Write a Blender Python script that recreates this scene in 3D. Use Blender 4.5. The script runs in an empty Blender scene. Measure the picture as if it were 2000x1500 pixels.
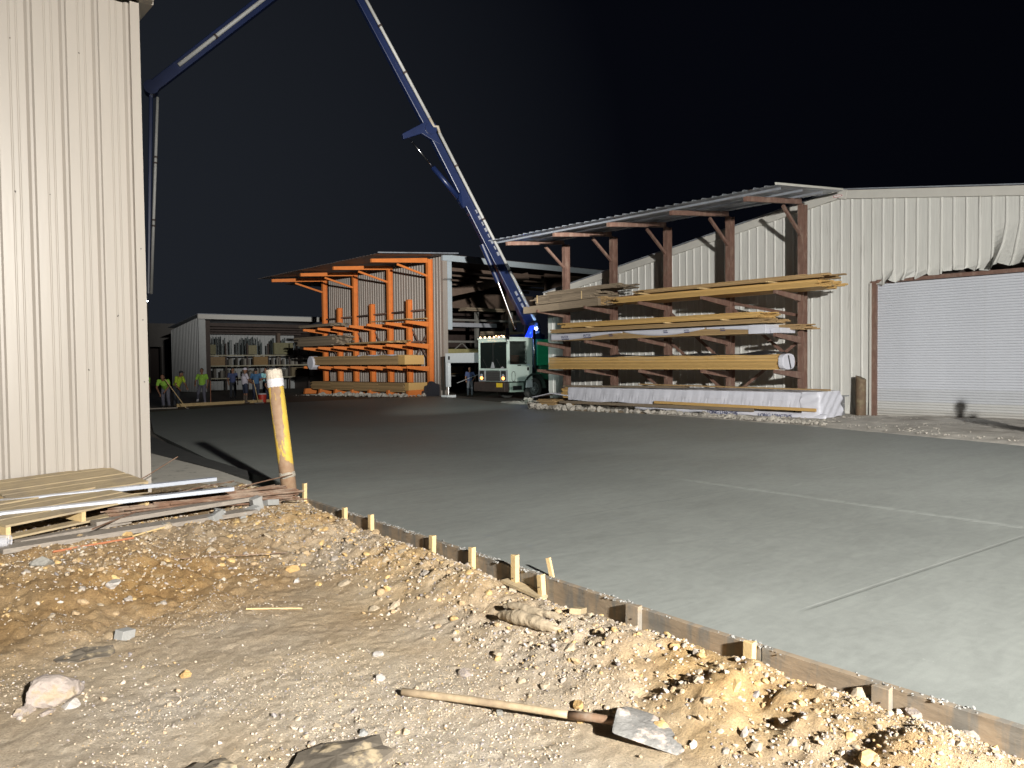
import bpy, math, random
import numpy as np
from mathutils import Vector, Matrix
random.seed(7); rng = np.random.default_rng(7)
rad = math.radians
SC = bpy.context.scene; COL = SC.collection

# ---------------------------------------------------------------- camera
AZ = rad(41)
F0 = Vector((math.sin(AZ), math.cos(AZ), 0)); R0 = Vector((math.cos(AZ), -math.sin(AZ), 0)); U0 = Vector((0, 0, 1))
pitch = math.atan(47/1500); roll = 0.0115
Fw = F0*math.cos(pitch) - U0*math.sin(pitch); u1 = U0*math.cos(pitch) + F0*math.sin(pitch)
Rr = R0*math.cos(roll) - u1*math.sin(roll); Uu = u1*math.cos(roll) + R0*math.sin(roll)
cd = bpy.data.cameras.new('camera'); cam = bpy.data.objects.new('camera', cd); COL.objects.link(cam)
mt = Matrix((Rr, Uu, -Fw)).transposed().to_4x4(); mt.translation = Vector((0, 0, 1.4)); cam.matrix_world = mt
cd.sensor_width = 36; cd.lens = 27; cd.clip_start = .05; cd.clip_end = 2000
SC.camera = cam
# ---------------------------------------------------------------- night sky
W = bpy.data.worlds.new('World'); SC.world = W; W.use_nodes = True
nt = W.node_tree; nt.nodes.clear()
wo = nt.nodes.new('ShaderNodeOutputWorld'); bg = nt.nodes.new('ShaderNodeBackground')
tc = nt.nodes.new('ShaderNodeTexCoord'); dot = nt.nodes.new('ShaderNodeVectorMath'); dot.operation = 'DOT_PRODUCT'
gd = (F0*0.82 - R0*0.57 + U0*0.08).normalized(); dot.inputs[1].default_value = gd
cr = nt.nodes.new('ShaderNodeValToRGB')
cr.color_ramp.elements[0].position = .3; cr.color_ramp.elements[0].color = (.0010, .0013, .0026, 1)
cr.color_ramp.elements[1].position = 1.0; cr.color_ramp.elements[1].color = (.0135, .0158, .0205, 1)
e = cr.color_ramp.elements.new(.72); e.color = (.0018, .0022, .0040, 1)
nt.links.new(tc.outputs['Generated'], dot.inputs[0]); nt.links.new(dot.outputs['Value'], cr.inputs[0])
nt.links.new(cr.outputs[0], bg.inputs[0]); nt.links.new(bg.outputs[0], wo.inputs[0]); bg.inputs[1].default_value = 1.0
# ---------------------------------------------------------------- the work light (floodlight mast behind the camera)
def spot(name, loc, aim, power, cone, blend, color, size):
    l = bpy.data.lights.new(name, 'SPOT'); l.energy = power; l.spot_size = cone; l.spot_blend = blend
    l.color = color; l.shadow_soft_size = size
    o = bpy.data.objects.new(name, l); COL.objects.link(o); o.location = loc
    o.rotation_euler = (Vector(aim) - Vector(loc)).to_track_quat('-Z', 'Y').to_euler(); return o
LP = (0.1, -7.7, 4.6)
spot('unseen_flood_light', LP, (3.8, 1.6, 0), 22500, rad(104), 1.0, (1.0, .965, .90), .2)
spot('unseen_flood_light', (0.35, -7.6, 4.8), (36, 25, 7.5), 18000, rad(60), .8, (1.0, .97, .91), .12)
spot('unseen_flood_light', (0.6, -7.5, 4.8), (24.2, 42, 11.0), 120000, rad(30), .8, (1.0, .97, .92), .12)
SC.view_settings.view_transform = 'Standard'; SC.view_settings.look = 'None'
SC.view_settings.exposure = 0.0; SC.view_settings.gamma = 1.0
SC.render.engine = 'CYCLES'

# cool lamp added unseen behind the cream building's corner to brighten the truck
spot('unseen_flood_light', (3.1, 13.6, 3.4), (26.2, 30.2, 1.0), 9000, rad(24), .7, (.84, 1.0, .95), .12)
# ================================================================ helpers
def link(o, parent=None):
    COL.objects.link(o)
    if parent is not None: o.parent = parent
    return o
def tag(o, label=None, cat=None, group=None, kind=None):
    if label: o['label'] = label
    if cat: o['category'] = cat
    if group: o['group'] = group
    if kind: o['kind'] = kind
    return o
def thing(name, label, cat, loc, group=None, rz=0, rx=0, ry=0):
    o = bpy.data.objects.new(name, None); link(o); o.location = loc; o.rotation_euler = (rx, ry, rz)
    o.empty_display_size = .1
    return tag(o, label, cat, group)
def dup(root, loc, label=None, group=None, rz=None):
    def cp(o, par):
        c = o.copy(); COL.objects.link(c); c.parent = par
        for ch in list(o.children): cp(ch, c)
        return c
    r = cp(root, None); r.location = loc
    if rz is not None: r.rotation_euler[2] = rz
    if label: r['label'] = label
    if group: r['group'] = group
    return r
def frame(d, up=Vector((0, 0, 1))):
    d = Vector(d).normalized(); s = d.cross(up)
    if s.length < 1e-4: s = d.cross(Vector((0, 1, 0)))
    s.normalize(); return d, s, s.cross(d)
class MB:
    """collects shapes; build() links them as one mesh object"""
    def __init__(s): s.v = []; s.f = []
    def add(s, vs, fs):
        n = len(s.v); s.v += [tuple(v) for v in vs]; s.f += [tuple(i+n for i in f) for f in fs]; return s
    def box(s, x0, x1, y0, y1, z0, z1):
        return s.add([(x0,y0,z0),(x1,y0,z0),(x1,y1,z0),(x0,y1,z0),(x0,y0,z1),(x1,y0,z1),(x1,y1,z1),(x0,y1,z1)],
                     [(0,3,2,1),(4,5,6,7),(0,1,5,4),(1,2,6,5),(2,3,7,6),(3,0,4,7)])
    def beam(s, p, q, w, h, w2=None, h2=None, up=(0,0,1), spin=0):
        """bar from p to q, w wide sideways, h high"""
        p = Vector(p); q = Vector(q); d, sd, u = frame(q-p, Vector(up)); w2 = w if w2 is None else w2; h2 = h if h2 is None else h2
        if spin: c, n = math.cos(spin), math.sin(spin); sd, u = sd*c+u*n, u*c-sd*n
        vs = [p+sd*a*w/2+u*b*h/2 for a, b in ((-1,-1),(1,-1),(1,1),(-1,1))] + [q+sd*a*w2/2+u*b*h2/2 for a, b in ((-1,-1),(1,-1),(1,1),(-1,1))]
        return s.add(vs, [(0,1,2,3),(7,6,5,4),(0,4,5,1),(1,5,6,2),(2,6,7,3),(3,7,4,0)])
    def ibeam(s, p, q, w, h, t=.012):
        p = Vector(p); q = Vector(q); d, sd, u = frame(q-p, Vector((-1,0,0)) if abs((q-p).normalized().z) > .9 else Vector((0,0,1)))
        s.beam(p+u*(h/2-t/2), q+u*(h/2-t/2), w, t, up=u); s.beam(p-u*(h/2-t/2), q-u*(h/2-t/2), w, t, up=u)
        return s.beam(p, q, t, h-2*t-.002, up=u)
    def tube(s, p, q, r0, r1=None, n=10, caps=True):
        r1 = r0 if r1 is None else r1
        p = Vector(p); q = Vector(q); d, sd, u = frame(q-p)
        vs = [c+(sd*math.cos(2*math.pi*i/n)+u*math.sin(2*math.pi*i/n))*r for c, r in ((p,r0),(q,r1)) for i in range(n)]
        fs = [(i,(i+1)%n,n+(i+1)%n,n+i) for i in range(n)]
        if caps: fs += [tuple(range(n-1,-1,-1)), tuple(range(n,2*n))]
        return s.add(vs, fs)
    def path(s, pts, r, n=6):
        pts = [Vector(p) for p in pts]; vs = []; fs = []
        for i, p in enumerate(pts):
            d = pts[min(i+1,len(pts)-1)]-pts[max(i-1,0)]; _, sd, u = frame(d); rr = r[i] if isinstance(r, (list,tuple)) else r
            vs += [p+(sd*math.cos(2*math.pi*k/n)+u*math.sin(2*math.pi*k/n))*rr for k in range(n)]
        for i in range(len(pts)-1):
            fs += [(i*n+k, i*n+(k+1)%n, (i+1)*n+(k+1)%n, (i+1)*n+k) for k in range(n)]
        fs += [tuple(range(n-1,-1,-1)), tuple(range((len(pts)-1)*n, len(pts)*n))]
        return s.add(vs, fs)
    def prism(s, poly, z0, z1):
        n = len(poly); return s.add([(x,y,z0) for x,y in poly]+[(x,y,z1) for x,y in poly],
            [tuple(range(n-1,-1,-1)), tuple(range(n,2*n))]+[(i,(i+1)%n,n+(i+1)%n,n+i) for i in range(n)])
    def extr(s, pts, vec):
        """closed outline of 3d points pushed along vec"""
        n = len(pts); v = Vector(vec); return s.add([Vector(p) for p in pts]+[Vector(p)+v for p in pts],
            [tuple(range(n-1,-1,-1)), tuple(range(n,2*n))]+[(i,(i+1)%n,n+(i+1)%n,n+i) for i in range(n)])
    def ell(s, c, r, nu=14, nv=10, rot=None):
        vs = []; c = Vector(c)
        for j in range(nv+1):
            t = math.pi*j/nv
            for i in range(nu):
                p = 2*math.pi*i/nu; q = Vector((r[0]*math.sin(t)*math.cos(p), r[1]*math.sin(t)*math.sin(p), r[2]*math.cos(t)))
                if rot: q = rot @ q
                vs.append(c+q)
        return s.add(vs, [(j*nu+i,j*nu+(i+1)%nu,(j+1)*nu+(i+1)%nu,(j+1)*nu+i) for j in range(nv) for i in range(nu)])
    def mesh(s, name, mat, org=(0,0,0), smooth=False):
        me = bpy.data.meshes.new(name); o = Vector(org)
        me.from_pydata([tuple(Vector(v)-o) for v in s.v], [], s.f); me.materials.append(mat)
        if smooth: me.shade_smooth()
        me.update(); return me
    def build(s, name, mat, parent=None, smooth=False, org=None, bevel=0, label=None, kind=None, auto=False):
        if org is None: org = parent_org(parent)
        me = s.mesh(name, mat, org, smooth)
        ob = bpy.data.objects.new(name, me); link(ob, parent)
        if parent is None: ob.location = org
        if auto: me.shade_auto_smooth(angle=.6) if hasattr(me, 'shade_auto_smooth') else None
        if bevel:
            b = ob.modifiers.new('bevel', 'BEVEL'); b.width = bevel; b.segments = 2; b.limit_method = 'ANGLE'; b.harden_normals = False
        if label: ob['label'] = label
        if kind: ob['kind'] = kind
        return ob
def parent_org(p):
    if p is None: return (0,0,0)
    v = Vector(p.location)
    while p.parent is not None: p = p.parent; v = v + p.location
    return v
def mesh_np(name, V, Fq, mat, smooth=False):
    me = bpy.data.meshes.new(name); n = Fq.shape[1]
    me.vertices.add(len(V)); me.vertices.foreach_set('co', V.astype(np.float32).ravel())
    me.loops.add(Fq.size); me.loops.foreach_set('vertex_index', Fq.astype(np.int32).ravel())
    me.polygons.add(len(Fq)); me.polygons.foreach_set('loop_start', (np.arange(len(Fq))*n).astype(np.int32))
    me.polygons.foreach_set('use_smooth', np.full(len(Fq), smooth)); me.materials.append(mat)
    me.update(calc_edges=True); me.validate(); return me

# ---------------------------------------------------------------- value noise
def vnoise(x, y, seed=0):
    xi = np.floor(x).astype(np.int64); yi = np.floor(y).astype(np.int64); fx = x-xi; fy = y-yi
    fx = fx*fx*(3-2*fx); fy = fy*fy*(3-2*fy)
    def h(a, b):
        n = (a*374761393+b*668265263+seed*69069) & 0x7fffffff; n = ((n ^ (n >> 13))*1274126177) & 0x7fffffff
        return ((n ^ (n >> 16)) & 0xffff)/65535.0
    return (h(xi,yi)*(1-fx)+h(xi+1,yi)*fx)*(1-fy)+(h(xi,yi+1)*(1-fx)+h(xi+1,yi+1)*fx)*fy
def fbm(x, y, f, o=4, seed=0, g=.5):
    t = 0; a = 1; n = 0
    for k in range(o):
        t = t+a*(vnoise(x*f+17.3*k, y*f-9.1*k, seed+k)-.5); n += a*.5; a *= g; f *= 2.03
    return t/n
def sst(e0, e1, x): t = np.clip((x-e0)/(e1-e0), 0, 1); return t*t*(3-2*t)

# ---------------------------------------------------------------- materials
MATS = {}
def M(name, color, rough=.6, metal=0, var=.12, scale=6, stretch=(1,1,1), bump=.0, bscale=40, island=0, spec=.5, col2=None, c2pos=(.45,.65), c2scale=3, c2stretch=(1,1,1), emit=None, estr=0, coat=0, alpha=None, detail=6):
    if name in MATS: return MATS[name]
    m = bpy.data.materials.new(name); m.use_nodes = True; N = m.node_tree.nodes; L = m.node_tree.links
    b = N['Principled BSDF']; b.inputs['Roughness'].default_value = rough; b.inputs['Metallic'].default_value = metal
    b.inputs['Specular IOR Level'].default_value = spec; b.inputs['Coat Weight'].default_value = coat
    tcn = N.new('ShaderNodeTexCoord')
    def noise(sc, st, det=detail):
        mp = N.new('ShaderNodeMapping'); mp.inputs['Scale'].default_value = st; L.new(tcn.outputs['Object'], mp.inputs[0])
        n = N.new('ShaderNodeTexNoise'); n.inputs['Scale'].default_value = sc; n.inputs['Detail'].default_value = det; n.inputs['Roughness'].default_value = .6
        L.new(mp.outputs[0], n.inputs['Vector']); return n
    cur = N.new('ShaderNodeRGB'); cur.outputs[0].default_value = (*color, 1); cur = cur.outputs[0]
    if col2:
        n2 = noise(c2scale, c2stretch); rp = N.new('ShaderNodeValToRGB'); rp.color_ramp.elements[0].position = c2pos[0]; rp.color_ramp.elements[1].position = c2pos[1]
        L.new(n2.outputs[0], rp.inputs[0]); mx = N.new('ShaderNodeMix'); mx.data_type = 'RGBA'
        L.new(rp.outputs[0], mx.inputs[0]); L.new(cur, mx.inputs[6]); mx.inputs[7].default_value = (*col2, 1); cur = mx.outputs[2]
    if var:
        n = noise(scale, stretch); mr = N.new('ShaderNodeMapRange'); mr.inputs[1].default_value = .25; mr.inputs[2].default_value = .75
        mr.inputs[3].default_value = 1-var; mr.inputs[4].default_value = 1+var; L.new(n.outputs[0], mr.inputs[0])
        hs = N.new('ShaderNodeHueSaturation'); L.new(mr.outputs[0], hs.inputs['Value']); L.new(cur, hs.inputs['Color']); cur = hs.outputs[0]
    if island:
        ge = N.new('ShaderNodeNewGeometry'); mr = N.new('ShaderNodeMapRange'); mr.inputs[3].default_value = 1-island; mr.inputs[4].default_value = 1+island
        L.new(ge.outputs['Random Per Island'], mr.inputs[0]); hs = N.new('ShaderNodeHueSaturation')
        L.new(mr.outputs[0], hs.inputs['Value']); L.new(cur, hs.inputs['Color']); cur = hs.outputs[0]
    L.new(cur, b.inputs['Base Color'])
    if bump:
        n = noise(bscale, stretch, 8); bp = N.new('ShaderNodeBump'); bp.inputs['Strength'].default_value = bump; bp.inputs['Distance'].default_value = .01
        L.new(n.outputs[0], bp.inputs['Height']); L.new(bp.outputs[0], b.inputs['Normal'])
    if emit: b.inputs['Emission Color'].default_value = (*emit, 1); b.inputs['Emission Strength'].default_value = estr
    if alpha is not None: b.inputs['Alpha'].default_value = alpha
    MATS[name] = m; return m
cream = M('cream_painted_metal', (.37,.335,.295), .38, var=.05, scale=2, stretch=(3,3,.25), bump=.15, bscale=3)
white_panel = M('weathered_white_metal', (.60,.60,.57), .5, var=.12, scale=5, stretch=(6,6,.2), col2=(.20,.185,.16), c2pos=(.60,.90), c2scale=1.5, c2stretch=(6,6,.5), bump=.12, bscale=3)
trim_m = M('cream_trim', (.55,.54,.50), .45, var=.06, scale=3)
door_m = M('white_door_metal', (.56,.585,.64), .42, var=.08, scale=4, stretch=(.3,.3,3), col2=(.42,.42,.40), c2pos=(.6,.9), c2scale=1.3)
brown_steel = M('brown_primer_steel', (.17,.098,.075), .6, var=.22, scale=5, col2=(.26,.185,.145), c2pos=(.5,.72), c2scale=4, c2stretch=(2,2,.6), bump=.2)
orange_steel = M('orange_painted_steel', (.60,.18,.04), .5, var=.12, scale=3, col2=(.40,.11,.03), c2pos=(.62,.8), c2scale=6)
galv = M('galvanised_metal', (.34,.37,.42), .42, metal=.35, var=.15, scale=8, stretch=(2,2,2), col2=(.22,.22,.23), c2pos=(.5,.8), c2scale=2)
galv_new = M('new_galvanised_steel', (.56,.60,.68), .3, metal=.3, var=.10, scale=20, stretch=(.3,8,8))
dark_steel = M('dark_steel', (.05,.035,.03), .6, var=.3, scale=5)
yellow_wood = M('fresh_lumber', (.52,.33,.12), .65, var=.15, scale=5, stretch=(14,.6,14), island=.18, bump=.2, bscale=20)
tan_wood = M('tan_lumber', (.36,.24,.115), .7, var=.2, scale=5, stretch=(14,.6,14), island=.22, bump=.2, bscale=20)
grey_wood = M('weathered_lumber', (.21,.165,.115), .8, var=.28, scale=5, stretch=(14,.6,14), island=.25, bump=.3, bscale=20)
pale_wood = M('pale_pine', (.66,.49,.25), .65, var=.14, scale=6, stretch=(4,4,4), col2=(.45,.31,.15), c2pos=(.55,.8), c2scale=10, bump=.25, bscale=30)
pallet_wood = M('pallet_wood', (.42,.33,.20), .75, var=.22, scale=5, stretch=(1.2,12,12), col2=(.28,.23,.17), c2pos=(.5,.75), c2scale=3, bump=.35, bscale=12)
plank_grey = M('grey_plank', (.27,.235,.20), .8, var=.25, scale=4, stretch=(2,14,14), bump=.3, bscale=15)
form_wood = M('form_board_wood', (.30,.235,.165), .8, var=.22, scale=7, stretch=(2,.8,3), col2=(.20,.185,.16), c2pos=(.45,.58), c2scale=3.5, c2stretch=(1,3,.7), bump=.3, bscale=20)
rust = M('rusty_bar', (.17,.095,.06), .75, var=.35, scale=12, col2=(.26,.19,.14), c2pos=(.45,.6), c2scale=5)
wrap_m = M('white_lumber_wrap', (.60,.61,.68), .45, var=.06, scale=4, bump=.5, bscale=9)
wrap_dark = M('black_lumber_wrap', (.03,.03,.036), .4, var=.1, bump=.5, bscale=6)
ink = M('blue_ink', (.03,.04,.14), .6, var=0)
black = M('black_rubber', (.018,.018,.018), .7, var=.2)
concrete_l = M('broken_concrete', (.40,.375,.33), .85, var=.18, scale=9, island=.16, bump=.6, bscale=30)
block_m = M('grey_block', (.30,.30,.29), .85, var=.12, scale=12, bump=.5, bscale=60)

# ================================================================ ground heights
K = .0155
def dist(a, b): return a*F0.x + b*F0.y
def plane(a, b, dz=0.0): return -K*dist(a, b) + dz
EDGE_B = np.array([-4, .94, 2.49, 5.36, 6.17, 7.97]); EDGE_A = np.array([3.18, 3.407, 3.477, 3.70, 3.75, 3.877])
def edge_a(b): return np.interp(b, EDGE_B, EDGE_A)
def soil_dz(a, b):
    a = np.asarray(a, float); b = np.asarray(b, float)
    w = edge_a(b)-a
    dz = -.245+.035*fbm(a, b, .55, 3, 3)
    m = 1-sst(.16, 1.08+.26*fbm(b, a*0+3, .9, 3, 11), w)
    amp = .20+.05*fbm(b, a*.3, 1.1, 3, 5)
    near = sst(0, .22, w)
    mound = m*amp*(.62+.38*near)
    mound = mound*(1-.45*sst(1.3, .2, b))
    lumps = fbm(a, b, 3.4, 4, 21)
    mound = mound*(1+.48*lumps*sst(.12,.4,w)) + .036*m*fbm(a, b, 8, 4, 31)*near + .035*m*near*np.abs(fbm(a, b, 3.1, 3, 37))
    # the raised pad by the pallets and the churned slope up to it
    line = 6.25-.30*(2.2-a)+.25*fbm(a, b*0, .8, 2, 41)
    pad = sst(line-.9, line+1.25, b)*(1-sst(3.1, 3.7, a)*.55)
    dz = dz+mound*(1-.6*pad)+.31*pad
    churn = sst(line-1.1, line-.2, b)*(1-sst(line+.9, line+1.6, b))
    dz = dz+churn*.055*fbm(a, b, 4.2, 4, 51)+churn*.030*fbm(a, b, 13, 3, 61)
    dz = dz+.014*fbm(a, b, 4.5, 4, 71)+.009*fbm(a, b, 21, 3, 81)+.012*np.abs(fbm(a, b, 7.5, 3, 91))*(.4+m+churn)
    # wheel rut and shallow dips
    r = np.abs((a-.9)-.35*np.sin(b*.9)-.35*(b-3)); dz = dz-.02*(1-sst(.05, .28, r))*(1-pad)
    return np.minimum(dz, np.where(w < .05, -.078, 9))
def gz(a, b): return float(plane(a, b)+soil_dz(a, b))

# ---------------------------------------------------------------- soil material with two vertex attributes (clay, gravelly)
def soil_material():
    m = bpy.data.materials.new('clay_and_gravel_soil'); m.use_nodes = True; N = m.node_tree.nodes; L = m.node_tree.links
    b = N['Principled BSDF']; b.inputs['Roughness'].default_value = .9; b.inputs['Specular IOR Level'].default_value = .25
    tcn = N.new('ShaderNodeTexCoord'); at = N.new('ShaderNodeAttribute'); at.attribute_name = 'soil'
    sep = N.new('ShaderNodeSeparateColor'); L.new(at.outputs['Color'], sep.inputs[0])
    def noise(s, d=8, r=.65):
        n = N.new('ShaderNodeTexNoise'); n.inputs['Scale'].default_value = s; n.inputs['Detail'].default_value = d; n.inputs['Roughness'].default_value = r
        L.new(tcn.outputs['Object'], n.inputs['Vector']); return n
    def ramp(src, stops):
        r = N.new('ShaderNodeValToRGB'); el = r.color_ramp.elements
        el[0].position, el[0].color = stops[0][0], (*stops[0][1], 1); el[1].position, el[1].color = stops[-1][0], (*stops[-1][1], 1)
        for p, c in stops[1:-1]: q = el.new(p); q.color = (*c, 1)
        L.new(src, r.inputs[0]); return r.outputs[0]
    def mix(f, x, y, mode='MIX'):
        k = N.new('ShaderNodeMix'); k.data_type = 'RGBA'; k.blend_type = mode
        if isinstance(f, float): k.inputs[0].default_value = f
        else: L.new(f, k.inputs[0])
        L.new(x, k.inputs[6]); L.new(y, k.inputs[7]); return k.outputs[2]
    n1 = noise(2.2); n2 = noise(14); n3 = noise(90, 4); n4 = noise(260, 3)
    tan = ramp(n1.outputs[0], [(.3,(.44,.335,.215)), (.5,(.56,.46,.33)), (.7,(.64,.555,.43))])
    ochre = ramp(n2.outputs[0], [(.3,(.36,.22,.095)), (.55,(.56,.38,.18)), (.75,(.54,.42,.27))])
    grey = ramp(n2.outputs[0], [(.3,(.42,.36,.29)), (.55,(.58,.51,.42)), (.75,(.66,.60,.52))])
    c = mix(sep.outputs[0], tan, ochre); c = mix(sep.outputs[1], c, grey)
    fine = ramp(n3.outputs[0], [(.28,(.62,.61,.62)), (.5,(.98,.98,.98)), (.72,(1.25,1.23,1.20))]); c = mix(.85, c, fine, 'MULTIPLY')
    dk = N.new('ShaderNodeRGB'); dk.outputs[0].default_value = (.60,.52,.40,1); c = mix(sep.outputs[2], c, mix(1.0, c, dk.outputs[0], 'MULTIPLY'))
    L.new(c, b.inputs['Base Color'])
    add = N.new('ShaderNodeMath'); add.operation = 'ADD'; L.new(n3.outputs[0], add.inputs[0]); L.new(n4.outputs[0], add.inputs[1])
    bp = N.new('ShaderNodeBump'); bp.inputs['Strength'].default_value = .9; bp.inputs['Distance'].default_value = .012; L.new(add.outputs[0], bp.inputs['Height'])
    L.new(bp.outputs[0], b.inputs['Normal']); return m
soil_m = soil_material()
def soil_cols(a, b):
    w = edge_a(b)-a
    clay = np.clip(.38+.9*fbm(a, b, 1.3, 4, 101)+.35*(1-sst(.2, 1.0, w))+.35*sst(5.2, 6.2, b)*(1-sst(7.4, 8, b)), 0, 1)
    clay = np.clip(clay+.24*(1-sst(.4,1.2,w))*(1-sst(2.4,3.6,b)),0,1); clay = clay*(1-.75*sst(.8, 1.6, w)*(1-sst(4.2, 5.6, b)))
    gr = np.clip(.35+.9*fbm(a, b, 1.0, 4, 131)+.35*sst(.7, 1.5, w)*(1-sst(3.8, 5.4, b))-.15, 0, 1)
    moist = np.clip(sst(4.3, 6.0, b)*(1-.55*sst(2.4,3.4,a))*.9+.5*(1-sst(.2,1.3,a))+.5*fbm(a, b, .9, 3, 171), 0, 1)
    return clay, gr, moist
def soil_patch():
    xs = np.concatenate([np.linspace(-7, .0, 50), np.arange(.012, 3.85, .0135)]); ys = np.concatenate([np.linspace(-5, .55, 60), np.arange(.56, 9.6, .0155)])
    A, B = np.meshgrid(xs, ys); a = A.ravel(); b = B.ravel()
    # squeeze the last columns so that the sheet ends right behind the form board
    ea = edge_a(b)+.005; a = np.where(a > ea, ea, a)
    z = plane(a, b)+soil_dz(a, b)
    nx, ny = len(xs), len(ys); i = np.arange(nx*ny).reshape(ny, nx)
    Fq = np.stack([i[:-1,:-1], i[:-1,1:], i[1:,1:], i[1:,:-1]], -1).reshape(-1, 4)
    keep = ~((a[Fq] >= ea[Fq]).all(1)); Fq = Fq[keep]
    me = mesh_np('soil', np.stack([a, b, z], 1), Fq, soil_m, True)
    cl, gr, mo = soil_cols(a, b); c = np.stack([cl, gr, mo, cl*0+1], 1).astype(np.float32)
    at = me.color_attributes.new('soil', 'FLOAT_COLOR', 'POINT'); at.data.foreach_set('color', c.ravel())
    o = bpy.data.objects.new('soil', me); link(o); tag(o, kind='structure'); return o
soil_patch()

# ---------------------------------------------------------------- slab, yard, pavement
SLAB = [(3.18,-4), (12.8,-4), (15.64,4.27), (17.84,9.69), (22.28,25.65), (27.02,38.30), (16.12,36.06), (8.86,31.67), (5.73,20.1), (4.55,13.0), (4.25,9.6), (4.09,8.45), (3.877,7.97), (3.75,6.17), (3.70,5.36), (3.477,2.49), (3.407,.94)]
def slab_material():
    m = bpy.data.materials.new('fresh_wet_concrete'); m.use_nodes = True; N = m.node_tree.nodes; L = m.node_tree.links
    b = N['Principled BSDF']; b.inputs['Specular IOR Level'].default_value = .22
    tcn = N.new('ShaderNodeTexCoord')
    def noise(s, st, d=6, rot=0, dist=0):
        mp = N.new('ShaderNodeMapping'); mp.inputs['Scale'].default_value = st; mp.inputs['Rotation'].default_value = (0,0,rot); L.new(tcn.outputs['Object'], mp.inputs[0])
        n = N.new('ShaderNodeTexNoise'); n.inputs['Scale'].default_value = s; n.inputs['Detail'].default_value = d; n.inputs['Distortion'].default_value = dist; L.new(mp.outputs[0], n.inputs['Vector']); return n.outputs[0]
    def mr(src, a0, a1, b0, b1):
        k = N.new('ShaderNodeMapRange'); k.inputs[1].default_value = a0; k.inputs[2].default_value = a1; k.inputs[3].default_value = b0; k.inputs[4].default_value = b1; L.new(src, k.inputs[0]); return k.outputs[0]
    def math_(op, x, y):
        k = N.new('ShaderNodeMath'); k.operation = op
        for i, q in enumerate((x, y)):
            if isinstance(q, (int, float)): k.inputs[i].default_value = q
            else: L.new(q, k.inputs[i])
        return k.outputs[0]
    big = noise(.28, (1,1,1), 5); sweep = noise(1.1, (.6,1.5,1), 7, rad(28), 1.2); fine = noise(14, (1,1,1), 8); grit = noise(130, (1,1,1), 3)
    v = math_('ADD', mr(big, .3, .7, -.028, .028), mr(sweep, .35, .7, -.010, .016)); v = math_('ADD', v, mr(fine, .3, .7, -.014, .014)); arcs = noise(3.4, (.5,1.6,1), 6, rad(-20), 2.5); v = math_('ADD', v, mr(arcs, .35, .65, -.013, .015)); spk = noise(42, (1,1,1), 2); v = math_('ADD', v, mr(spk, .76, .80, 0, .14)); v = math_('ADD', v, mr(grit, .3, .7, -.012, .012))
    # pale laitance streaks left by the float
    st = noise(1.5, (.25,3.2,1), 3, rad(20), .8); stm = mr(st, .69, .76, 0, .085); v = math_('ADD', v, stm)
    # distance to the screed seam and to the two saw lines, broken up by noise
    sepx = N.new('ShaderNodeSeparateXYZ'); L.new(tcn.outputs['Object'], sepx.inputs[0])
    def line(p, q, half, lo, hi, amt, broken):
        p = Vector(p); q = Vector(q); d = (q-p).normalized(); n = Vector((-d.y, d.x)); Ln = (q-p).length
        dd = math_('ADD', math_('ADD', math_('MULTIPLY', sepx.outputs[0], n.x), math_('MULTIPLY', sepx.outputs[1], n.y)), -(n.x*p.x+n.y*p.y))
        t = math_('ADD', math_('ADD', math_('MULTIPLY', sepx.outputs[0], d.x), math_('MULTIPLY', sepx.outputs[1], d.y)), -(d.x*p.x+d.y*p.y))
        k = mr(math_('ABSOLUTE', dd, 0), half*.4, half, 1, 0); k = math_('MULTIPLY', k, mr(t, -.05, .12, 0, 1)); k = math_('MULTIPLY', k, mr(t, Ln-.3, Ln, 1, 0))
        k = math_('MULTIPLY', k, mr(fine, lo, hi, broken, 1)); return math_('MULTIPLY', k, amt), k
    l1, k1 = line((8.061,6.031), (7.3,-1.9), .085, .35, .55, .07, .35)
    l2, k2 = line((4.15,2.23), (9.6,1.8), .022, .2, .4, -.035, .6)
    l3, k3 = line((5.2,5.2), (8.0,5.0), .012, .2, .4, -.05, .3)
    for l in (l1, l2, l3): v = math_('ADD', v, l)
    base = math_('ADD', v, .295); cc = N.new('ShaderNodeCombineColor')
    L.new(math_('MULTIPLY', base, .94), cc.inputs[0]); L.new(math_('MULTIPLY', base, 1.0), cc.inputs[1]); L.new(math_('MULTIPLY', base, .95), cc.inputs[2]); L.new(cc.outputs[0], b.inputs['Base Color'])
    L.new(mr(big, .3, .7, .48, .62), b.inputs['Roughness'])
    h = math_('ADD', math_('MULTIPLY', sweep, .6), math_('MULTIPLY', fine, .08)); h = math_('ADD', h, math_('MULTIPLY', k1, .35)); h = math_('ADD', h, math_('MULTIPLY', k2, -.25)); h = math_('ADD', h, math_('MULTIPLY', grit, .05))
    bp = N.new('ShaderNodeBump'); bp.inputs['Strength'].default_value = .55; bp.inputs['Distance'].default_value = .015; L.new(h, bp.inputs['Height']); L.new(bp.outputs[0], b.inputs['Normal'])
    return m
def flat_poly(name, poly, dz, mat, thick=0):
    n = len(poly); V = [(x, y, plane(x, y, dz)) for x, y in poly]; Fc = [tuple(range(n))]
    if thick:
        V += [(x, y, plane(x, y, dz-thick)) for x, y in poly]; Fc += [(i, n+i, n+(i+1)%n, (i+1)%n) for i in range(n)]
    mb = MB(); mb.add(V, Fc); o = mb.build(name, mat); return tag(o, kind='structure')
flat_poly('concrete_slab', SLAB, 0, slab_material(), .3)
yard_m = M('crushed_stone_yard', (.56,.53,.48), .9, var=.3, scale=2.5, col2=(.36,.33,.29), c2pos=(.5,.7), c2scale=.8, bump=.9, bscale=14)
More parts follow.
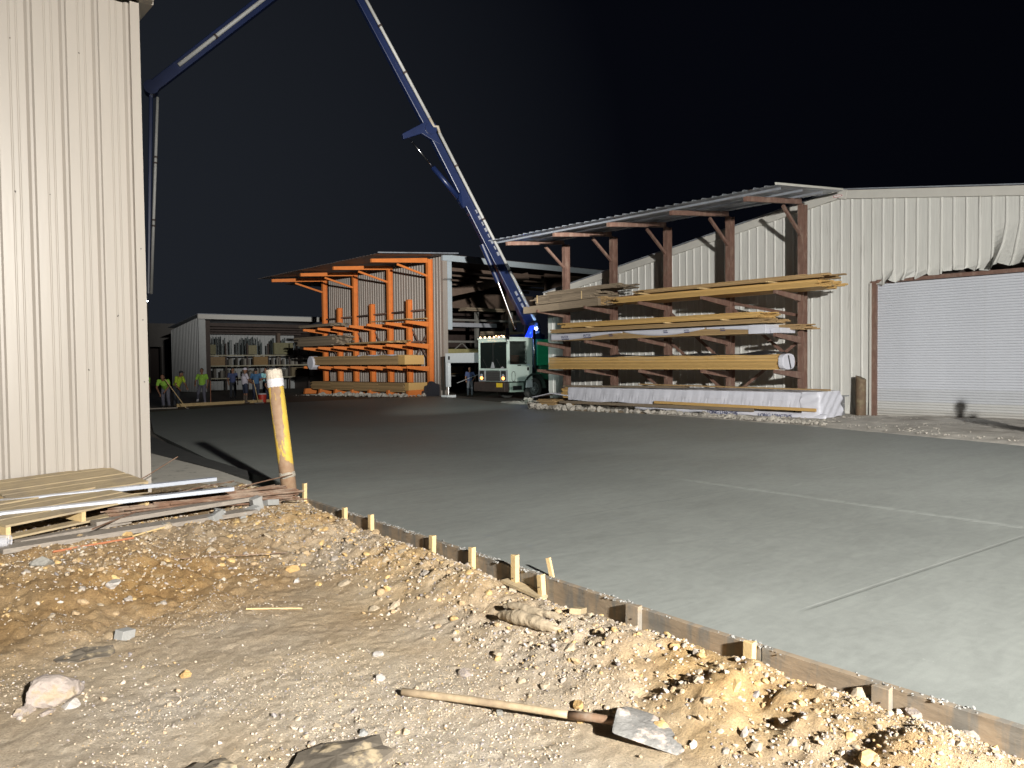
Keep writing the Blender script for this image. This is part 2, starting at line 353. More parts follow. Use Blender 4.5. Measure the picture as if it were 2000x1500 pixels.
mud_m = M('brown_mud', (.10,.07,.045), .55, var=.35, scale=1.3, col2=(.17,.14,.11), c2pos=(.5,.65), c2scale=.7, bump=.8, bscale=6)
yard = [(12.8,-4), (15.64,4.27), (17.84,9.69), (22.28,25.65), (27.02,38.30), (16.12,36.06), (8.86,31.67), (5.73,20.1), (4.35,13.0), (4.0,9.5), (-300,9.5), (-300,450), (450,450), (450,-150), (12.8,-150)]
flat_poly('yard_ground', yard, -.035, M('yard_dirt', (.17,.15,.125), .85, var=.3, scale=1.2, col2=(.09,.075,.06), c2pos=(.45,.65), c2scale=.5, bump=.8, bscale=8))
flat_poly('ground', [(-300,-150), (14,-150), (14,9.7), (6,9.7), (6,40), (-300,40)], -.9, M('sub_soil', (.09,.07,.05), .9))
pave_m = M('old_concrete', (.62,.59,.52), .85, var=.12, scale=3, col2=(.20,.19,.17), c2pos=(.60,.72), c2scale=5, bump=.3, bscale=30)
flat_poly('old_pavement', [(-3,9.0), (2.72,9.0), (3.45,8.55), (3.86,9.5), (3.98,11.0), (4.02,14.28), (3.9,22), (-3,22)], .045, pave_m, .4)
strip_m = M('dark_strip', (.10,.10,.095), .45, var=.25, scale=5, bump=.3, bscale=12)
flat_poly('dark_edge_strip', [(3.99,9.9), (4.25,10.6), (4.45,13.2), (5.4,20.1), (8.5,31.6), (7.8,31.8), (3.6,21.5), (4.02,14.28), (4.05,12.3), (3.98,11)], .05, strip_m, .4)  # darker strip laid between the old pavement and the slab edge

# crushed stone margin between the slab and the white building, with its own relief
def margin():
    bs = np.arange(-3, 27, .11); ts = np.linspace(0, 1, 60); Bm, T = np.meshgrid(bs, ts, indexing='ij')
    ar = np.interp(Bm, [-4,4.27,9.69,25.65,38.3], [12.8,15.64,17.84,22.28,27.02])-.10+.10*fbm(Bm, T*0, 1.4, 4, 9)
    a = ar+T*(23.5-ar); b = Bm
    z = plane(a, b)+.012+.045*sst(0, .12, T)+.03*fbm(a, b, .9, 4, 14)*sst(0,.1,T)+.022*fbm(a, b, 4.5, 3, 15)*sst(0,.05,T)-.02*(T < .001)
    n, m = Bm.shape; i = np.arange(n*m).reshape(n, m); Fq = np.stack([i[:-1,:-1], i[:-1,1:], i[1:,1:], i[1:,:-1]], -1).reshape(-1, 4)[:, ::-1]
    me = mesh_np('gravel_margin', np.stack([a.ravel(), b.ravel(), z.ravel()], 1), Fq, yard_m, True); o = bpy.data.objects.new('gravel_margin', me); link(o); tag(o, kind='structure')
margin()
flat_poly('mud_patch', [(8.86,31.75), (16.1,36.15), (26.9,38.4), (27.4,44), (24,66), (12,66), (5,40), (6.4,31.9)], -.02, mud_m)

# ================================================================ rocks and gravel
def ico():
    t = (1+5**.5)/2; v = np.array([(-1,t,0),(1,t,0),(-1,-t,0),(1,-t,0),(0,-1,t),(0,1,t),(0,-1,-t),(0,1,-t),(t,0,-1),(t,0,1),(-t,0,-1),(-t,0,1)])/math.sqrt(1+t*t)
    f = np.array([(0,11,5),(0,5,1),(0,1,7),(0,7,10),(0,10,11),(1,5,9),(5,11,4),(11,10,2),(10,7,6),(7,1,8),(3,9,4),(3,4,2),(3,2,6),(3,6,8),(3,8,9),(4,9,5),(2,4,11),(6,2,10),(8,6,7),(9,8,1)])
    return v, f
def octa():
    return np.array([(1,0,0),(-1,0,0),(0,1,0),(0,-1,0),(0,0,1),(0,0,-1.)]), np.array([(0,2,4),(2,1,4),(1,3,4),(3,0,4),(2,0,5),(1,2,5),(3,1,5),(0,3,5)])
def sub(v, f):
    v = list(map(tuple, v)); c = {}; out = []
    def mid(a, b):
        k = (min(a,b), max(a,b))
        if k not in c: p = np.array(v[a])+np.array(v[b]); p = p/np.linalg.norm(p); c[k] = len(v); v.append(tuple(p))
        return c[k]
    for a, b, d in f: x, y, z = mid(a,b), mid(b,d), mid(d,a); out += [(a,x,z),(b,y,x),(d,z,y),(x,y,z)]
    return np.array(v), np.array(out)
def rocks(P, S, base, mat, name, jit=.28, flat=.75, smooth=False):
    v, f = base; n = len(P); k = len(v)
    sc = 1+rng.uniform(-jit, jit, (n, k, 1)); V = v[None]*sc
    V = V*(S[:, None, None]*np.stack([rng.uniform(.75,1.2,n), rng.uniform(.75,1.2,n), rng.uniform(.6,flat+.15,n)], 1)[:, None, :])
    th = rng.uniform(0, 6.28, n); c, s = np.cos(th)[:,None], np.sin(th)[:,None]; tl = rng.normal(0,.35,n)[:,None]
    x = V[...,0]*c-V[...,1]*s; y = V[...,0]*s+V[...,1]*c; z = V[...,2]+x*tl
    V = np.stack([x, y, z], -1)+P[:, None, :]
    Fc = (f[None]+(np.arange(n)*k)[:, None, None]).reshape(-1, 3)
    me = mesh_np(name, V.reshape(-1, 3), Fc, mat, smooth); return me
def gravel_material(name, stops, rough=.85):
    m = bpy.data.materials.new(name); m.use_nodes = True; N = m.node_tree.nodes; L = m.node_tree.links; b = N['Principled BSDF']; b.inputs['Roughness'].default_value = rough
    g = N.new('ShaderNodeNewGeometry'); r = N.new('ShaderNodeValToRGB'); r.color_ramp.interpolation = 'CONSTANT'; el = r.color_ramp.elements
    el[0].position, el[0].color = stops[0][0], (*stops[0][1], 1); el[1].position, el[1].color = stops[-1][0], (*stops[-1][1], 1)
    for p, c in stops[1:-1]: q = el.new(p); q.color = (*c, 1)
    L.new(g.outputs['Random Per Island'], r.inputs[0])
    tcn = N.new('ShaderNodeTexCoord'); n = N.new('ShaderNodeTexNoise'); n.inputs['Scale'].default_value = 70; n.inputs['Detail'].default_value = 5; L.new(tcn.outputs['Object'], n.inputs['Vector'])
    mr = N.new('ShaderNodeMapRange'); mr.inputs[1].default_value = .3; mr.inputs[2].default_value = .7; mr.inputs[3].default_value = .75; mr.inputs[4].default_value = 1.2; L.new(n.outputs[0], mr.inputs[0])
    hs = N.new('ShaderNodeHueSaturation'); L.new(mr.outputs[0], hs.inputs['Value']); L.new(r.outputs[0], hs.inputs['Color']); L.new(hs.outputs[0], b.inputs['Base Color'])
    bp = N.new('ShaderNodeBump'); bp.inputs['Strength'].default_value = .6; bp.inputs['Distance'].default_value = .004; L.new(n.outputs[0], bp.inputs['Height']); L.new(bp.outputs[0], b.inputs['Normal']); return m
grav_m = gravel_material('mixed_gravel', [(0,(.48,.40,.30)), (.24,(.43,.335,.225)), (.45,(.38,.33,.29)), (.6,(.53,.46,.375)), (.78,(.47,.33,.17)), (.86,(.27,.245,.24)), (.95,(.60,.55,.50))])
clod_m = gravel_material('clay_clods', [(0,(.40,.29,.17)), (.3,(.50,.34,.15)), (.5,(.38,.31,.22)), (.75,(.32,.28,.24)), (.9,(.54,.38,.17))])
def scatter_gravel(n, smin, smax, base, name, mat, dens, label, jit=.28, sink=.3, reg=(.0,3.8,.4,9.2)):
    a = rng.uniform(reg[0], reg[1], n); b = rng.uniform(reg[2], reg[3], n); w = edge_a(b)-a
    k = (rng.uniform(0,1,n) < dens(a, b, w)) & (w > .03); a, b = a[k], b[k]
    s = smin*(smax/smin)**(rng.uniform(0,1,len(a))**2.2)
    z = plane(a, b)+soil_dz(a, b)+s*(.5-sink)
    me = rocks(np.stack([a,b,z],1), s, base, mat, name, jit); o = bpy.data.objects.new(name, me); link(o); tag(o, label, None, kind='stuff'); return o
near_w = lambda a, b: np.clip(6.5/(1.5+dist(a, b)**1.4), 0, 1)
scatter_gravel(78000, .0028, .0082, ico(), 'fine_gravel', grav_m, lambda a,b,w: near_w(a,b)*np.clip(.42+1.9*fbm(a,b,1.5,4,201),.05,1), 'fine mixed gravel strewn over the foreground soil')
scatter_gravel(17000, .0055, .018, ico(), 'coarse_gravel', grav_m, lambda a,b,w: np.clip(.03+.85*(1-sst(.5,1.15,w))+.7*sst(5.3,6.0,b)+.6*fbm(a,b,1.6,3,211),0,1), 'coarse gravel and small stones on the dirt ridge')
CL = lambda a,b,w: np.clip(-.02+.95*(1-sst(.55,1.15,w))+.85*sst(5.3,6.1,b)*(1-sst(7.6,8.2,b)),0,1)*(a<3.9)
scatter_gravel(2600, .008, .030, ico(), 'clay_clods', clod_m, CL, 'small angular clay lumps on the churned soil', .24, .5)
scatter_gravel(1700, .010, .045, sub(*ico()), 'clay_clods', clod_m, lambda a,b,w: np.clip(-.02+.95*(1-sst(.55,1.15,w))+.85*sst(5.3,6.1,b)*(1-sst(7.6,8.2,b)),0,1)*(a<3.9), 'lumps of ochre and brown clay on the churned soil', .17, .58)

rock_bases = []
for i in range(7):
    v, f = sub(*sub(*sub(*ico()))); v = v.copy()
    for _ in range(11):
        nrm = rng.normal(size=3); nrm /= np.linalg.norm(nrm); d = rng.uniform(.45,.8); over = v@nrm-d; v = v-np.outer(np.clip(over,0,None), nrm)
    v, f = sub(v, f) if False else (v, f)
    nz = sum(g*np.sin(v@rng.normal(size=3)*q+rng.uniform(0,6)) for g, q in ((.04,3),(.03,5),(.022,9),(.016,14),(.012,22),(.010,31))); v = v*(1+nz[:,None]+rng.uniform(-.012,.012,(len(v),1))); rock_bases.append((v, f))
def rock_obj(name, k, mat, loc, size, rz=0, tilt=(0,0)):
    v, f = rock_bases[k%7]; key = f'rock_{k%7}_{mat.name}'
    me = bpy.data.meshes.get(key)
    if me is None: me = mesh_np(key, v, f, mat, False)
    o = bpy.data.objects.new(name, me); link(o); o.location = loc; o.scale = size; o.rotation_euler = (tilt[0], tilt[1], rz); return o
rock_grey = M('grey_rock', (.25,.24,.215), .85, var=.25, scale=1.2, bump=1, bscale=4)
rock_pale = M('pale_rock', (.33,.28,.25), .85, var=.25, scale=1.5, col2=(.30,.24,.17), c2pos=(.5,.6), c2scale=1.6, bump=1, bscale=4)
rock_white = M('white_stone', (.43,.40,.37), .8, var=.2, scale=1.5, bump=.6, bscale=4)
rock_ochre = M('ochre_stone', (.45,.29,.12), .85, var=.25, scale=1.5, bump=.8, bscale=4)
for (a, b, sz, mt_, k, lab) in [
    (1.06,6.42,(.085,.10,.065), rock_grey, 0, 'large cracked dark grey rock below the pallet'),
    (.74,4.42,(.12,.16,.12), rock_pale, 6, 'large pale pinkish chunk of rock at the lower left'),
    (.62,4.36,(.05,.06,.04), rock_pale, 4, 'pale crumbly stone just left of the large pinkish chunk'),
    (.80,4.30,(.045,.05,.028), rock_white, 3, 'whitish flat stone in front of the large pinkish chunk'),
    (.70,4.28,(.03,.04,.022), rock_pale, 5, 'small pale stone below the large pinkish chunk'),
    (1.40,5.98,(.062,.075,.05), rock_white, 2, 'whitish jagged rock on the churned slope'),
    (1.21,6.62,(.030,.022,.018), rock_white, 3, 'smooth oval white stone right of the dark grey rock'),
    (1.27,6.72,(.020,.026,.022), rock_white, 4, 'small upright white stone above the oval one'),
    (2.30,3.86,(.036,.030,.020), rock_white, 5, 'white stone on the gravel above the shovel handle'),
    (2.12,3.55,(.030,.034,.022), rock_white, 6, 'cream stone near the end of the shovel handle'),
    (1.36,4.33,(.036,.030,.028), rock_ochre, 0, 'single ochre stone in the middle of the flat soil'),
    (2.33,2.80,(.022,.024,.024), rock_grey, 2, 'grey stone touching the lower side of the shovel handle'),
    (1.72,3.03,(.026,.022,.018), block_m, 3, 'small sharp grey chip below the shovel handle'),
    (2.12,7.18,(.05,.055,.04), rock_grey, 5, 'brownish grey rock in front of the long grey planks'),
    (2.70,5.85,(.05,.06,.04), rock_ochre, 1, 'yellowish clay boulder at the top of the dirt ridge'),
    (2.62,5.6,(.03,.036,.03), rock_white, 4, 'pale grey stone beside the yellowish boulder'),
    (3.72,4.25,(.055,.07,.045), rock_grey, 3, 'grey hardened mortar lump beside the tallest stake'),
    (3.66,2.98,(.06,.07,.05), rock_pale, 6, 'crumbly mortar lump left of the wide stake'),
    (3.40,1.52,(.05,.08,.05), rock_grey, 1, 'spilled concrete lump against the form board at the lower right'),
    (3.34,1.30,(.04,.06,.035), rock_pale, 2, 'rough concrete crumb next to the last stake'),
    (2.50,3.30,(.05,.045,.03), rock_pale, 0, 'flat pale stone at the foot of the dirt ridge'),
    (2.62,2.55,(.03,.03,.03), rock_ochre, 5, 'broken ochre clod above the shovel socket'),
    (1.78,7.05,(.045,.035,.025), rock_ochre, 3, 'flat ochre stone in front of the front pallet'),
    (1.43,2.62,(.02,.02,.015), rock_white, 1, 'tiny white stone at the bottom of the flat soil')]:
    o = rock_obj('rock', k, mt_, (a, b, gz(a,b)+sz[2]*.28), sz, rng.uniform(0,6)); tag(o, lab, 'rock')
# dark sheets of hardened mud at the bottom edge
mudslab_m = M('dark_hard_mud', (.13,.11,.085), .8, var=.35, scale=6, col2=(.36,.29,.19), c2pos=(.54,.64), c2scale=11, bump=.7, bscale=20)
for (cx, cy, rx_, ry_, th, lab) in [(1.50,2.86,.26,.17,.03,'large dark flat piece of hardened mud at the bottom edge'), (1.06,3.20,.13,.10,.03,'smaller dark mud sheet left of the large one'), (1.02,5.0,.16,.10,.001,'thin dark grey mud sheet on the flat soil')]:
    pts = []
    for i in range(13):
        t = 6.283*i/13; r = rng.uniform(.78,1.15); pts.append((cx+rx_*r*math.cos(t), cy+ry_*r*math.sin(t)))
    mb = MB(); n = 13; zc = gz(cx, cy)
    V = [(x, y, gz(x,y)+th*.5+rng.uniform(0,.012)) for x, y in pts]+[(cx+(x-cx)*.55, cy+(y-cy)*.55, gz(x,y)+th+rng.uniform(0,.02)) for x, y in pts]+[(x, y, gz(x,y)-.03) for x, y in pts]+[(cx, cy, zc+th+.01)]
    mb.add(V, [(i,(i+1)%n,n+(i+1)%n,n+i) for i in range(n)]+[(n+i,n+(i+1)%n,3*n) for i in range(n)]+[(2*n+i,2*n+(i+1)%n,(i+1)%n,i) for i in range(n)])
    o = mb.build('mud_sheet', mudslab_m, org=(cx,cy,zc)); tag(o, lab, 'mud sheet')

# ================================================================ form boards and stakes
for i, (b0, b1, lab) in enumerate([(-1.2,2.05,'nearest length of wooden form board along the slab edge'), (2.058,5.35,'middle length of form board behind the leaning stakes'), (5.358,8.15,'far length of form board ending near the yellow post')]):
    mb = MB(); nn = 10
    ys = np.linspace(b0, b1, nn)
    ring = []
    for y in ys:
        x = float(edge_a(y)); z = plane(x, y)
        ring.append([(x-.004,y,z+.012), (x-.042,y,z+.010), (x-.042,y,z-.20), (x-.004,y,z-.20)])
    V = [p for r in ring for p in r]; Fc = [(0,1,2,3), tuple(4*(nn-1)+k for k in (3,2,1,0))]
    for j in range(nn-1): Fc += [(4*j+k, 4*j+4+k, 4*j+4+(k+1)%4, 4*j+(k+1)%4) for k in range(4)]
    mb.add(V, Fc); o = mb.build('form_board', form_wood, org=(float(edge_a(b0)), b0, 0)); tag(o, lab, 'form board', 'form boards along the slab edge')
def edge_crumbs(n):
    b = rng.uniform(.3, 8, n); b = b[rng.uniform(0,1,len(b)) < np.clip(.25+1.6*fbm(b, b*0, 2.3, 3, 301), .03, 1)]; a = edge_a(b)-.02+rng.normal(0,.018,len(b)); s_ = .0025*(4.)**rng.uniform(0,1,len(b))
    me = rocks(np.stack([a,b,plane(a,b)+.010],1), s_, ico(), block_m, 'mortar_crumbs'); o = bpy.data.objects.new('mortar_crumbs', me); link(o); tag(o, 'grey mortar crumbs stuck along the top of the form boards', kind='stuff')
edge_crumbs(1500)
stakes = [(7.90,.22,.036,0,.02,'first short stake, beside the rebar ends and yellow post'), (6.86,.075,.04,.02,0,'stake second from the yellow post, light coloured'), (6.28,.085,.04,-.05,.03,'stake third from the yellow post, leaning a little'),
          (5.19,.07,.042,.04,0,'stake with split top behind the dirt ridge crest'), (4.60,.075,.036,0,.02,'thin stake between the ridge crest and the tallest stake'), (4.05,.13,.040,.03,-.02,'tallest stake standing above the form board'),
          (3.74,.035,.036,-.10,.02,'short stake with a loose sliver behind it'), (2.90,.035,.075,0,.03,'wide stained stake beside the crumbly mortar'), (2.11,.04,.042,.03,0,'stake with pale end grain near the right of the ridge'), (1.44,.02,.06,0,0,'last stake, half buried by spilled concrete')]
for b, hgt, wd, t1, t2, lab in stakes:
    wd *= 1.28; hgt *= .88
    x = float(edge_a(b))-.043-.028; z0 = plane(x, b)
    T = thing('wooden_stake', lab, 'stake', (x, b, z0-.2), 'wooden stakes along the form board', rx=t1, ry=t2)
    mb = MB(); mb.v = []; w = wd/2
    mb.add([(-.018,-w,-.12),(.020,-w,-.12),(.020,w,-.12),(-.018,w,-.12),(-.019,-w,.2+hgt),(.020,-w,.2+hgt+.004),(.018,w*.9,.2+hgt-.006),(-.018,w,.2+hgt)], [(0,3,2,1),(4,5,6,7),(0,1,5,4),(1,2,6,5),(2,3,7,6),(3,0,4,7)])
    me = mb.mesh('stake', form_wood if wd > .055 else pale_wood); o = bpy.data.objects.new('shaft', me); link(o, T); bv = o.modifiers.new('b','BEVEL'); bv.width = .002
    nl = MB(); nl.tube((-.024,0,.15),(-.0185,0,.15),.004,n=6); nn_ = bpy.data.objects.new('nail', nl.mesh('nail', dark_steel)); link(nn_, T)
mb = MB(); x = 3.60; mb.beam((x,3.74,plane(x,3.74)-.03),(x-.005,3.78,plane(x,3.74)+.125),.018,.032); o = mb.build('wood_sliver', pale_wood, org=(x,3.75,-.2)); tag(o, 'split wood sliver leaning behind the short stake', 'wood scrap')
mb = MB(); mb.beam((3.50,4.12,gz(3.5,4.12)+.03),(3.50,3.72,gz(3.5,3.72)+.03),.09,.02); o = mb.build('wood_scrap', pallet_wood, org=(3.5,3.9,gz(3.5,3.9))); tag(o, 'short board lying in front of the tallest stake', 'wood scrap')
mb = MB(); mb.beam((3.30,3.24,gz(3.3,3.24)+.015),(3.46,3.34,gz(3.46,3.34)+.02),.07,.035); o = mb.build('wood_scrap', pallet_wood, org=(3.4,3.3,-.2), bevel=.003); tag(o, 'cut block of wood beside the half buried log', 'wood scrap')
mb = MB(); mb.beam((3.30,1.02,plane(3.3,1.02)-.10),(3.33,1.20,plane(3.3,1.2)-.09),.05,.04); o = mb.build('wood_scrap', pale_wood, org=(3.3,1.1,-.1), bevel=.003); tag(o, 'orange-yellow wood offcut in mortar at the lower right', 'wood scrap')
# buried log: two rounded ribs of clay-covered root
for (pts, r, lab) in [([(3.03,3.62,.02),(3.02,3.46,.055),(3.05,3.28,.05),(3.09,3.12,.02)], [.030,.046,.040,.012], 'clay covered log half buried in the dirt ridge'), ([(3.14,3.72,.04),(3.16,3.55,.05),(3.20,3.38,.045),(3.24,3.20,.01)], [.018,.028,.03,.015], 'thin curved root lying behind the half buried log')]:
    tt = np.linspace(0,len(pts)-1,26); rr_ = np.interp(tt, range(len(pts)), r)*(1+np.interp(tt, np.linspace(0,len(pts)-1,7), rng.uniform(-.08,.08,7))); pts = [tuple(np.interp(t, range(len(pts)), [p[k] for p in pts]) for k in range(3)) for t in tt]
    mb = MB(); mb.path([(x+rng.uniform(-.003,.003),y,gz(x,y)*.4+.6*gz(3.1,3.4)+h-.022) for x,y,h in pts], list(rr_), 12); mb.v = [(x+rng.uniform(-.006,.006),y+rng.uniform(-.006,.006),z+rng.uniform(-.006,.006)) for x,y,z in mb.v]; o = mb.build('log', M('clay_bark', (.36,.29,.20), .9, var=.3, scale=14, bump=1, bscale=40), org=(3.05,3.4,-.2), smooth=True); tag(o, lab, 'log')
    s = o.modifiers.new('s','SUBSURF'); s.levels = s.render_levels = 2
# sticks
for (p, q, r, mt_, lab) in [((2.05,5.19),(2.36,4.97),.006, pale_wood, 'thin pale wooden lath lying on the flat soil'), ((1.17,6.74),(1.80,6.95),.009, M('orange_stick',(.45,.17,.08),.7), 'orange painted stake lying on the churned slope'),
                             ((1.80,6.98),(2.10,7.13),.008, pale_wood, 'short yellow stick on the churned slope'), ((1.98,6.30),(2.80,6.16),.004, rust, 'long thin rusty wire across the churned slope')]:
    mb = MB(); P_ = [Vector((p[0]+(q[0]-p[0])*t, p[1]+(q[1]-p[1])*t+.02*math.sin(3*t), 0)) for t in np.linspace(0,1,9)]
    P_ = [Vector((p[0]+(q[0]-p[0])*t, p[1]+(q[1]-p[1])*t+.006*math.sin(3*t), 0)) for t in np.linspace(0,1,9)]; zz = [gz(v.x, v.y) for v in P_]; k_ = max(z-(zz[0]+(zz[-1]-zz[0])*i/8) for i, z in enumerate(zz))*.6; zz = [zz[0]+(zz[-1]-zz[0])*i/8+k_+r for i in range(9)]
    mb.path([(v.x, v.y, z) for v, z in zip(P_, zz)], r, 6); o = mb.build('stick', mt_, org=(p[0],p[1],zz[0])); tag(o, lab, 'stick')
# block on the flat soil
mb = MB(); mb.box(-.05,.05,-.035,.035,-.03,.032); o = mb.build('concrete_block', block_m, org=(0,0,0), bevel=.004); o.location = (1.28,5.20,gz(1.28,5.2)+.028); o.rotation_euler = (.1,.15,.5); tag(o, 'small grey block lying alone on the flat soil', 'block')
# broken pavers by the planks
for i, (a, b, sx, sy, sz, lab) in enumerate([(2.60,7.26,.085,.04,.04,'front grey paver piece below the planks'), (2.68,7.40,.05,.04,.05,'grey paver piece tilted behind the front one'), (2.98,7.42,.11,.05,.035,'long grey paver piece at the end of the planks'), (3.10,7.52,.05,.05,.06,'upright grey paver chunk at the end of the planks'), (2.88,7.33,.03,.03,.03,'smallest grey paver crumb between the pieces'), (3.25,7.55,.07,.07,.03,'flat grey paver piece nearest the first stake')]):
    mb = MB(); mb.box(-sx,sx,-sy,sy,-sz,sz); o = mb.build('paver_piece', block_m, org=(0,0,0), bevel=.006); o.location = (a,b,gz(a,b)+sz*.7); o.rotation_euler = (rng.uniform(-.3,.3), rng.uniform(-.3,.3), rng.uniform(-.3,.8)); tag(o, lab, 'paver piece', 'broken grey pavers by the planks')

# ================================================================ shovel
S0 = Vector((2.091,3.276,0)); S1 = Vector((2.579,2.274,0)); S0.z = gz(S0.x,S0.y)+.022; S1.z = gz(S1.x,S1.y)+.045
T = thing('shovel', 'square point shovel with wooden handle lying on the gravel', 'shovel', S0)
d = (S1-S0).normalized(); ju = S0+(S1-S0)*.80
mb = MB(); pts = [S0+(ju-S0)*t+Vector((0,0,.006*math.sin(3.1*t))) for t in np.linspace(0,1,12)]
mb.path([S0-d*.006]+pts, [.012]+[.0195-.002*t for t in np.linspace(0,1,12)], 14); mb.build('handle', M('worn_handle_wood',(.40,.31,.20),.6,var=.2,scale=10,stretch=(3,3,3),col2=(.28,.21,.14),c2pos=(.5,.7),c2scale=6,bump=.2), T, smooth=True)
mb = MB(); mb.path([ju-d*.004, ju+(S1-ju)*.5+Vector((0,0,.004)), S1, S1+d*.05+Vector((0,0,.008))], [.0205,.0195,.020,.014], 12); mb.build('socket', M('rusty_socket',(.24,.15,.095),.6,var=.3,scale=10,col2=(.32,.25,.19),c2pos=(.45,.6),c2scale=12), T, smooth=True)
side = Vector((d.y,-d.x,0)); side = -side if side.dot(Vector((1,0,0))) < 0 else side; bl0 = S1+d*.0; nu, nv = 11, 15; V = []
for j in range(nv):
    for i in range(nu):
        s_ = (i/(nu-1)-.5)*2; t = j/(nv-1); wid = .138+.012*t; ln = .36
        h = .052-.052*t+.020*(1-s_*s_)*(1-.3*t)+(.02*max(0,abs(s_)-.75)*-1.0)+.03*(1-sst(.0,.22,t))*math.exp(-(s_/.25)**2)
        p = bl0+side*s_*wid+d*(t*ln+.012*(s_*s_)); V.append((p.x,p.y,S1.z-.035+h))
Fc = [(j*nu+i,j*nu+i+1,(j+1)*nu+i+1,(j+1)*nu+i) for j in range(nv-1) for i in range(nu-1)]
mb = MB(); mb.add(V, Fc)
o = mb.build('blade', M('mortar_caked_blade',(.22,.215,.205),.75,var=.25,scale=14,col2=(.50,.42,.37),c2pos=(.52,.58),c2scale=9,bump=.8,bscale=50), T, smooth=True); s = o.modifiers.new('s','SOLIDIFY'); s.thickness = .004; s = o.modifiers.new('ss','SUBSURF'); s.levels = s.render_levels = 1

# ================================================================ near cream building
def profile(pitch, n, minor=True, rib=.03):
    """one sheet: list of (u, out) over n ribs"""
    pts = []
    for i in range(n):
        u = i*pitch
        pts += [(u,0)]
        if minor: pts += [(u+.30*pitch,0),(u+.325*pitch,.005),(u+.35*pitch,.005),(u+.375*pitch,0),(u+.50*pitch,0),(u+.525*pitch,.005),(u+.55*pitch,.005),(u+.575*pitch,0)]
        pts += [(u+.76*pitch,0),(u+.84*pitch,rib),(u+.92*pitch,rib),(u+pitch*.998,0)]
    return pts
def sheet(p0, du, out, prof, zb, zt, dent=None, nz=1, th=0):
    """corrugated wall sheet: p0 base corner, du along, out normal; zb(u), zt(u)"""
    mb = MB(); du = Vector(du); out = Vector(out); V = []; n = len(prof)
    for j in range(nz+1):
        for (u, h) in prof:
            z0 = zb(u) if callable(zb) else zb; z1 = zt(u) if callable(zt) else zt; z = z0+(z1-z0)*j/nz
            p = Vector(p0)+du*u+out*h; p.z = z
            if dent: p = dent(p, u)
            V.append(p)
    mb.add(V, [(j*n+i, j*n+i+1, (j+1)*n+i+1, (j+1)*n+i) for j in range(nz) for i in range(n-1)]); return mb
CB = 9.35; CA = 2.60; CTOP = 5.42
T = thing('cream_metal_building', 'cream ribbed metal building filling the left edge of the photo', 'building', (CA, CB, -.2))
PIT = .315
for k in range(4):
    u0 = CA-.075-(k+1)*3*PIT
    mb = sheet((u0, CB, 0), (1,0,0), (0,-1,0), profile(PIT, 3), -.12, CTOP)
    mb.build('wall_panel', cream, T, label=None)
mb = MB(); mb.box(CA-.085, CA+.012, CB-.050, CB-.036, -.14, CTOP+.02); mb.box(CA-.002, CA+.012, CB-.036, CB+.09, -.14, CTOP+.02); mb.box(CA-.085,CA-.078,CB-.036,CB-.002,-.14,CTOP+.02); mb.build('corner_trim', cream, T)
mb = MB(); mb.box(-1.4, CA-.09, CB+.02, CB+.06, -.3, CTOP); mb.box(CA-.06, CA-.004, CB+.1, CB+9, -.3, CTOP); mb.build('inner_wall', dark_steel, T)
mb = MB(); mb.beam((-1.5,CB-.11,CTOP+.10),(CA+.14,CB-.11,CTOP+.10),.12,.11); mb.beam((CA+.09,CB-.05,CTOP+.10),(CA+.09,CB+9,CTOP+.10),.16,.11); mb.build('gutter', cream, T, bevel=.008)
mb = MB(); mb.box(-1.5,CA+.14,CB-.15,CB+9,CTOP+.16,CTOP+.22); mb.build('roof', cream, T)
mb = MB()
for z in (.05, 1.35, 1.95, 3.2, 4.75):
    for k in range(9):
        u = CA-.075-k*PIT-.2; y = CB-.001
        if rng.uniform() < .33: mb.tube((u+rng.uniform(-.01,.01), y, z+rng.uniform(-.02,.02)), (u, y-.008, z), .0062, n=6)
for z in (1.2,1.9,2.7): mb.tube((CA-.035,CB-.05,z),(CA-.035,CB-.057,z),.008,n=6)
mb.build('screws', M('screw_head',(.12,.11,.10),.4), T, kind='stuff')

